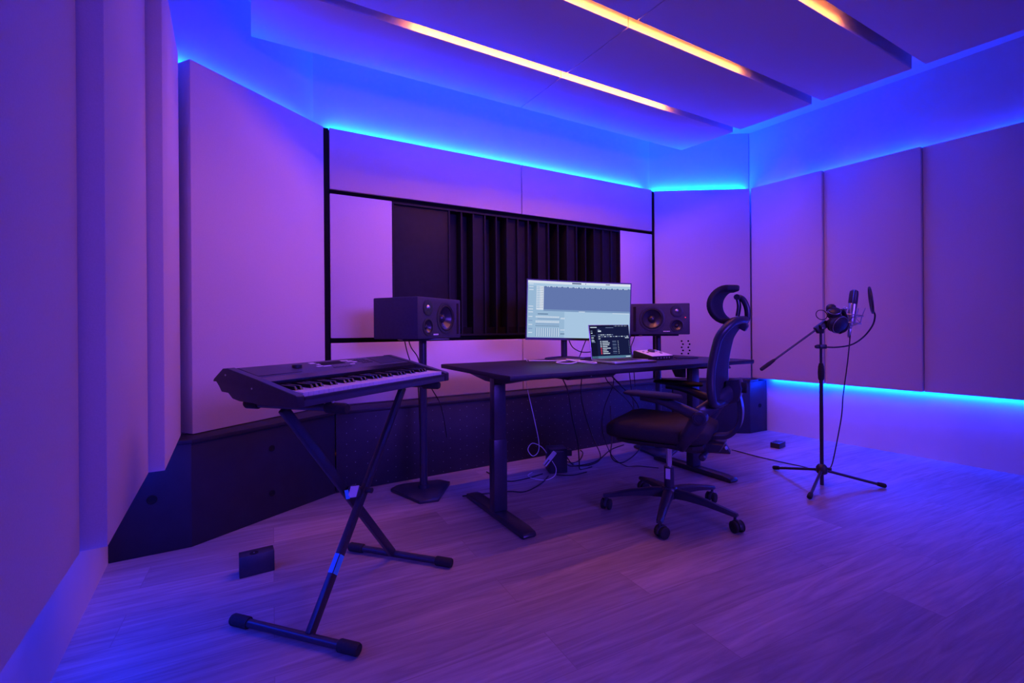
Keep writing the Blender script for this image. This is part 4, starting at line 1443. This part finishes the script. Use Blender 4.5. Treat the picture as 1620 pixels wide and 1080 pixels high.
t, q, L = floor_box('floor_box', (-1.097, 1.882), (-0.989, 1.949), 0.07, 0.080, 'small black block-shaped box on the floor by the left base cabinet', 'box', 0.012)
MB().lathe(q(L * 0.42, 0.030, 0.080), UZ, [(-0.004, 0.016), (0.0008, 0.016), (0.001, 0.012)], 24).build('socket', M['hole'], t)
MB().lathe(q(L * 0.42, 0.030, 0.081), UZ, [(-0.001, 0.003), (0.0012, 0.003)], 10).build('pin', M['nickel'], t)
t, q, L = floor_box('foot_switch', (2.103, 3.850), (2.150, 3.795), 0.125, 0.042, 'small flat black floor box by the right base cabinet', 'box')
MB().lathe(q(L * 0.5, 0.06, 0.042), UZ, [(-0.002, 0.018), (0.003, 0.018), (0.004, 0.014)], 24).build('button', M['plastic2'], t)
for x, y in ((0.012, 0.012), (L - 0.012, 0.012), (0.012, 0.113), (L - 0.012, 0.113)):
    MB().lathe(q(x, y, 0.042), UZ, [(-0.001, 0.004), (0.001, 0.004)], 10).build('screw', M['nickel'], t)
t = thing('stage_box', (1.62, 3.70, 0), 'low black connector box on the floor behind the desk chair', 'box')
m = MB()
m.hexa([(1.535, 3.70, 0), (1.690, 3.655, 0), (1.735, 3.745, 0), (1.56, 3.80, 0)], [(1.55, 3.712, 0.06), (1.662, 3.675, 0.075), (1.69, 3.735, 0.075), (1.57, 3.788, 0.06)])
m.build('case', M['plastic'], t, bevel=0.006)
MB().lathe((1.66, 3.668, 0.045), (0.3, -0.9, 0.2), [(-0.004, 0.014), (0.004, 0.014), (0.005, 0.009)], 20).build('socket', M['nickel'], t)
t = thing('power_block', (0.295, 3.25, 0), 'black upright power block among cables under the desk', 'power supply')
px_, py_ = Vector((0.985, 0.17, 0)).normalized(), Vector((-0.17, 0.985, 0)).normalized()
MB().box(Vector((0.300, 3.262, 0.085)), (0.125, 0.12, 0.166), px_, py_).build('case', M['plastic'], t, bevel=0.005)
MB().box(Vector((0.300, 3.2, 0.150)) - py_ * 0.0, (0.09, 0.002, 0.006), px_, py_).build('vent', M['dot'], t)
for k in range(4):
    MB().box(Vector((0.300, 3.262, 0.085)) + px_ * 0.063 + UZ * (0.045 - k * 0.028) - py_ * 0.02, (0.004, 0.036, 0.02), px_, py_).build('outlet', M['plastic2'], t)
t = tag(MB().box(Vector((0.300, 3.262, 0.13)) + px_ * 0.0842 - py_ * 0.02, (0.036, 0.034, 0.044), px_, py_).build('plug_adapter', M['plastic2'], bevel=0.004), 'grey plug-in adapter on the side of the black power block', 'plug')
aX = Vector((0.63, 0, 0.775)).normalized()
aY = Vector((-0.775, 0, 0.63)).normalized()
t = thing('white_adapter', (0.247, 3.165, 0.11), 'white pocket adapter leaning on the black power block', 'adapter')
MB().box((0.247, 3.168, 0.112), (0.118, 0.030, 0.018), aX, aY, (0, 1, 0)).build('case', M['white'], t, bevel=0.007, seg=3)
MB().box((0.247 - 0.02, 3.1588, 0.088), (0.05, 0.008, 0.0006), aX, aY, (0, 1, 0)).build('print', M['plastic2'], t)

# wall sockets behind the desk
RCd = (Vector(RC[1]) - Vector(RC[0])).normalized()
t = thing('wall_socket_panel', (1.665, 4.52, 0.79), 'two columns of small black sockets in the corner wall panel behind the desk', 'wall socket')
for c_ in range(2):
    for r in range(5):
        p = Vector((1.628 + c_ * 0.062 + (0.012 if r % 2 else 0), 0, 0.852 - r * 0.030))
        p.y = RC[0][1] + (p.x - RC[0][0]) * RCd.y / RCd.x - 0.0005
        MB().lathe(p, (-RCd.y * -1, -RCd.x, 0), [(-0.003, 0.0085), (0.002, 0.0085), (0.0025, 0.006)], 16).build('socket', M['trim'], t)


# ------------------------------------------------------------------ cables
def cable(pts, r, m, label, n=8, cat='cable', group=None, name='cable'):
    return tag(MB().tube(smooth(pts, n), r, 8).build(name, m, smooth=60), label, cat, group)


K = M['cable']
zf = 0.0045
F = lambda *l: [Vector((x, y, zf)) for x, y in l]
cable(F((-0.182, 3.242), (-0.048, 3.048), (0.075, 3.084), (0.20, 3.19)), 0.004, K, 'black floor cable running from the front cabinet to the power block')
cable(F((-0.30, 2.78), (-0.046, 2.849), (0.069, 2.847), (0.173, 2.982), (0.235, 3.14)), 0.0035, K, 'black floor cable running out past the left desk leg')
cable(F((0.292, 3.165), (0.397, 3.155), (0.503, 3.221)), 0.0035, K, 'short black cable end lying before the power block')
cable([Vector((0.372, 3.27, 0.10))] + F((0.43, 3.40), (0.492, 3.384), (0.626, 3.493), (0.79, 3.80), (0.93, 3.95)), 0.004, K, 'black cable curving from the power block to the rear along the floor')
cable([Vector((0.374, 3.285, 0.06))] + F((0.44, 3.44), (0.50, 3.52), (0.55, 3.70), (0.543, 3.79)), 0.004, K, 'black cable looping from the power block toward the perforated cabinet')
cable([Vector((0.372, 3.30, 0.04)), Vector((0.42, 3.36, zf)), Vector((0.56, 3.39, zf)), Vector((0.66, 3.55, 0.02)), Vector((0.62, 3.70, 0.15)), Vector((0.52, 3.55, 0.45)), Vector((0.50, 3.36, 0.68)), Vector((0.50, 3.30, 0.752))], 0.004, K, 'black cable rising from the floor loops to the desk underside')
cable([RM(0.02, 1.00, 0.71), Vector((0.66, 3.05, 0.66)), Vector((0.83, 3.22, 0.50)), Vector((0.93, 3.45, 0.38)), Vector((1.00, 3.60, 0.20)), Vector((0.97, 3.62, 0.05)), Vector((0.80, 3.44, zf)), Vector((0.74, 3.55, 0.02)), Vector((0.80, 3.80, 0.10)), Vector((0.80, 3.85, 0.35))], 0.005, K, 'thick black cable sagging from under the desk behind the chair seat')
cable([RM(0.0, 0.99, 0.71), Vector((0.62, 3.06, 0.64)), Vector((0.80, 3.25, 0.48)), Vector((0.90, 3.50, 0.36)), Vector((0.95, 3.75, 0.30))], 0.0035, K, 'thin black cable beside the thick one sagging under the desk')
cable([RM(-0.36, 1.02, 0.71), Vector((0.338, 2.86, 0.60)), Vector((0.37, 2.90, 0.42)), Vector((0.42, 3.05, 0.25)), Vector((0.45, 3.20, 0.08)), Vector((0.47, 3.28, zf)), Vector((0.56, 3.34, zf))], 0.004, K, 'black cable hanging straight down from the desk control box')
cable([RM(0.14, 0.56 + 0.30, 0.752), Vector((0.72, 3.35, 0.60)), Vector((0.67, 3.42, 0.42)), Vector((0.655, 3.45, 0.25)), Vector((0.72, 3.45, 0.06)), Vector((0.80, 3.36, zf)), Vector((0.894, 3.35, zf)), Vector((1.02, 3.30, zf))], 0.003, K, 'thin black cable dropping from the desk edge and trailing to the right desk leg')
cable([Vector((0.095, 2.98, DZ + 0.004)), Vector((0.088, 3.137, DZ + 0.004)), Vector((0.086, 3.153, DZ - 0.004)), Vector((0.09, 3.155, 0.66)), Vector((0.105, 3.158, 0.56)), Vector((0.145, 3.16, 0.38)), Vector((0.172, 3.14, 0.24)), Vector((0.168, 3.13, 0.17)), Vector((0.13, 3.12, 0.145)), Vector((0.100, 3.13, 0.185)), Vector((0.13, 3.135, 0.225)), Vector((0.19, 3.14, 0.20)), Vector((0.225, 3.15, 0.155))],
      0.0026, M['wcable'], 'white cable looping down behind the desk to the white adapter')
cable([Vector((0.262, 3.155, 0.10)), Vector((0.285, 3.12, 0.06)), Vector((0.27, 3.09, 0.02)), Vector((0.21, 3.06, zf)), Vector((0.13, 3.09, zf)), Vector((0.10, 3.16, zf)), Vector((0.13, 3.22, zf))], 0.0026, M['wcable'], 'white cable curling on the floor below the white adapter')
d = DZ + 0.0045
cable([Vector((0.105, 3.00, d)), Vector((0.25, 2.98, d)), Vector((0.36, 2.95, d + 0.004)), Vector((0.41, 2.86, d + 0.010)), Vector((0.35, 2.76, d)), Vector((0.28, 2.77, d)), Vector((0.27, 2.85, d)), Vector((0.36, 2.90, d + 0.006)), Vector((0.47, 2.83, d + 0.003)), Vector((0.50, 2.79, d)), Vector((0.47, 2.75, d)), Vector((0.38, 2.80, d + 0.008)), Vector((0.33, 2.88, d + 0.014)), Vector((0.39, 2.93, d + 0.006)), Vector((0.46, 2.90, d))],
      0.0036, M['wcable'], 'coiled white charging cable on the desk beside the laptop')
cable([Vector((0.375, 3.17, 0.93)), Vector((0.41, 3.19, 0.86)), Vector((0.48, 3.20, 0.825)), Vector((0.57, 3.18, 0.835)), Vector((0.60, 3.12, 0.86)), Vector((0.62, 3.05, 0.83)), Vector((0.66, 3.02, DZ + 0.008))], 0.0034, K, 'black monitor cable drooping behind the laptop screen')
cable([Vector((0.52, 3.20, 0.95)), Vector((0.49, 3.22, 0.87)), Vector((0.46, 3.25, DZ + 0.005)), Vector((0.44, 3.28, DZ + 0.005))], 0.003, K, 'short black cable hanging from the back of the monitor to the desk')
cable([Vector((0.80, 3.04, DZ + 0.008)), Vector((0.85, 3.03, DZ + 0.006)), Vector((0.895, 3.03, DZ + 0.006))], 0.002, M['wcable'], 'thin white lead between the laptop and the audio interface')
cable([Vector((1.075, 3.125, DZ + 0.010)), Vector((1.13, 3.14, DZ + 0.006)), Vector((1.22, 3.17, DZ + 0.005)), Vector((1.245, 3.16, DZ + 0.005)), Vector((1.20, 3.13, DZ + 0.005)), Vector((1.08, 3.11, DZ + 0.006))], 0.004, K, 'black cable lying in a narrow loop right of the audio interface')
cable([Vector((-0.66, 2.88, ZS + 0.02)), Vector((-0.665, 2.93, 0.90)), Vector((-0.645, 2.96, 0.80)), Vector((-0.60, 2.95, 0.72)), Vector((-0.585, 2.93, 0.60)), Vector((-0.57, 2.89, 0.40))], 0.0034, K, 'black lead hanging from the back of the left loudspeaker')
cable([Vector((-0.64, 2.88, ZS + 0.02)), Vector((-0.63, 2.93, 0.88)), Vector((-0.59, 2.93, 0.82)), Vector((-0.56, 2.91, 0.74)), Vector((-0.50, 2.92, 0.62)), Vector((-0.45, 2.97, 0.50)), Vector((-0.42, 3.0, 0.3))], 0.0034, K, 'black power lead with plug behind the left speaker stand')
cable([Vector((1.00, 3.90, ZS + 0.02)), Vector((0.975, 3.92, 0.88)), Vector((0.965, 3.90, 0.80)), Vector((0.95, 3.85, 0.70)), Vector((0.97, 3.85, 0.50)), Vector((1.02, 3.9, 0.2))], 0.0036, K, 'black lead hanging from the back of the right loudspeaker')
cable([Vector((1.03, 3.90, ZS + 0.02)), Vector((1.01, 3.92, 0.88)), Vector((0.985, 3.90, 0.82)), Vector((0.99, 3.86, 0.72)), Vector((1.01, 3.88, 0.50))], 0.0036, K, 'second black lead under the right loudspeaker')
cable([m0 - mt * 0.016, Vector((2.100, 2.925, 0.95)), Vector((2.091, 2.92, 0.874)), Vector((2.075, 2.92, 0.737)), Vector((2.050, 2.92, 0.56)), Vector((2.033, 2.91, 0.442)), Vector((2.001, 2.90, 0.305)), Vector((1.965, 2.893, 0.160)), Vector((1.945, 2.885, 0.125))], 0.0034, K, 'black microphone cable hanging from the microphone to the tripod hub')
cable([Vector((1.735, 3.735, 0.012)), Vector((1.774, 3.728, zf)), Vector((1.857, 3.562, zf)), Vector((1.96, 3.409, zf)), Vector((2.05, 3.28, zf)), Vector((2.02, 3.06, 0.03)), Vector((1.952, 2.955, 0.085))], 0.0034, K, 'black cable on the floor from the stage box to the microphone stand')
MB_ = MB().lathe(m0 - mt * 0.0165, -mt, [(0, 0.0095), (0.004, 0.0105), (0.04, 0.010), (0.055, 0.005)], 20).build('cable_plug', M['nickel'])
tag(MB_, 'silver cable plug in the bottom of the microphone', 'plug')
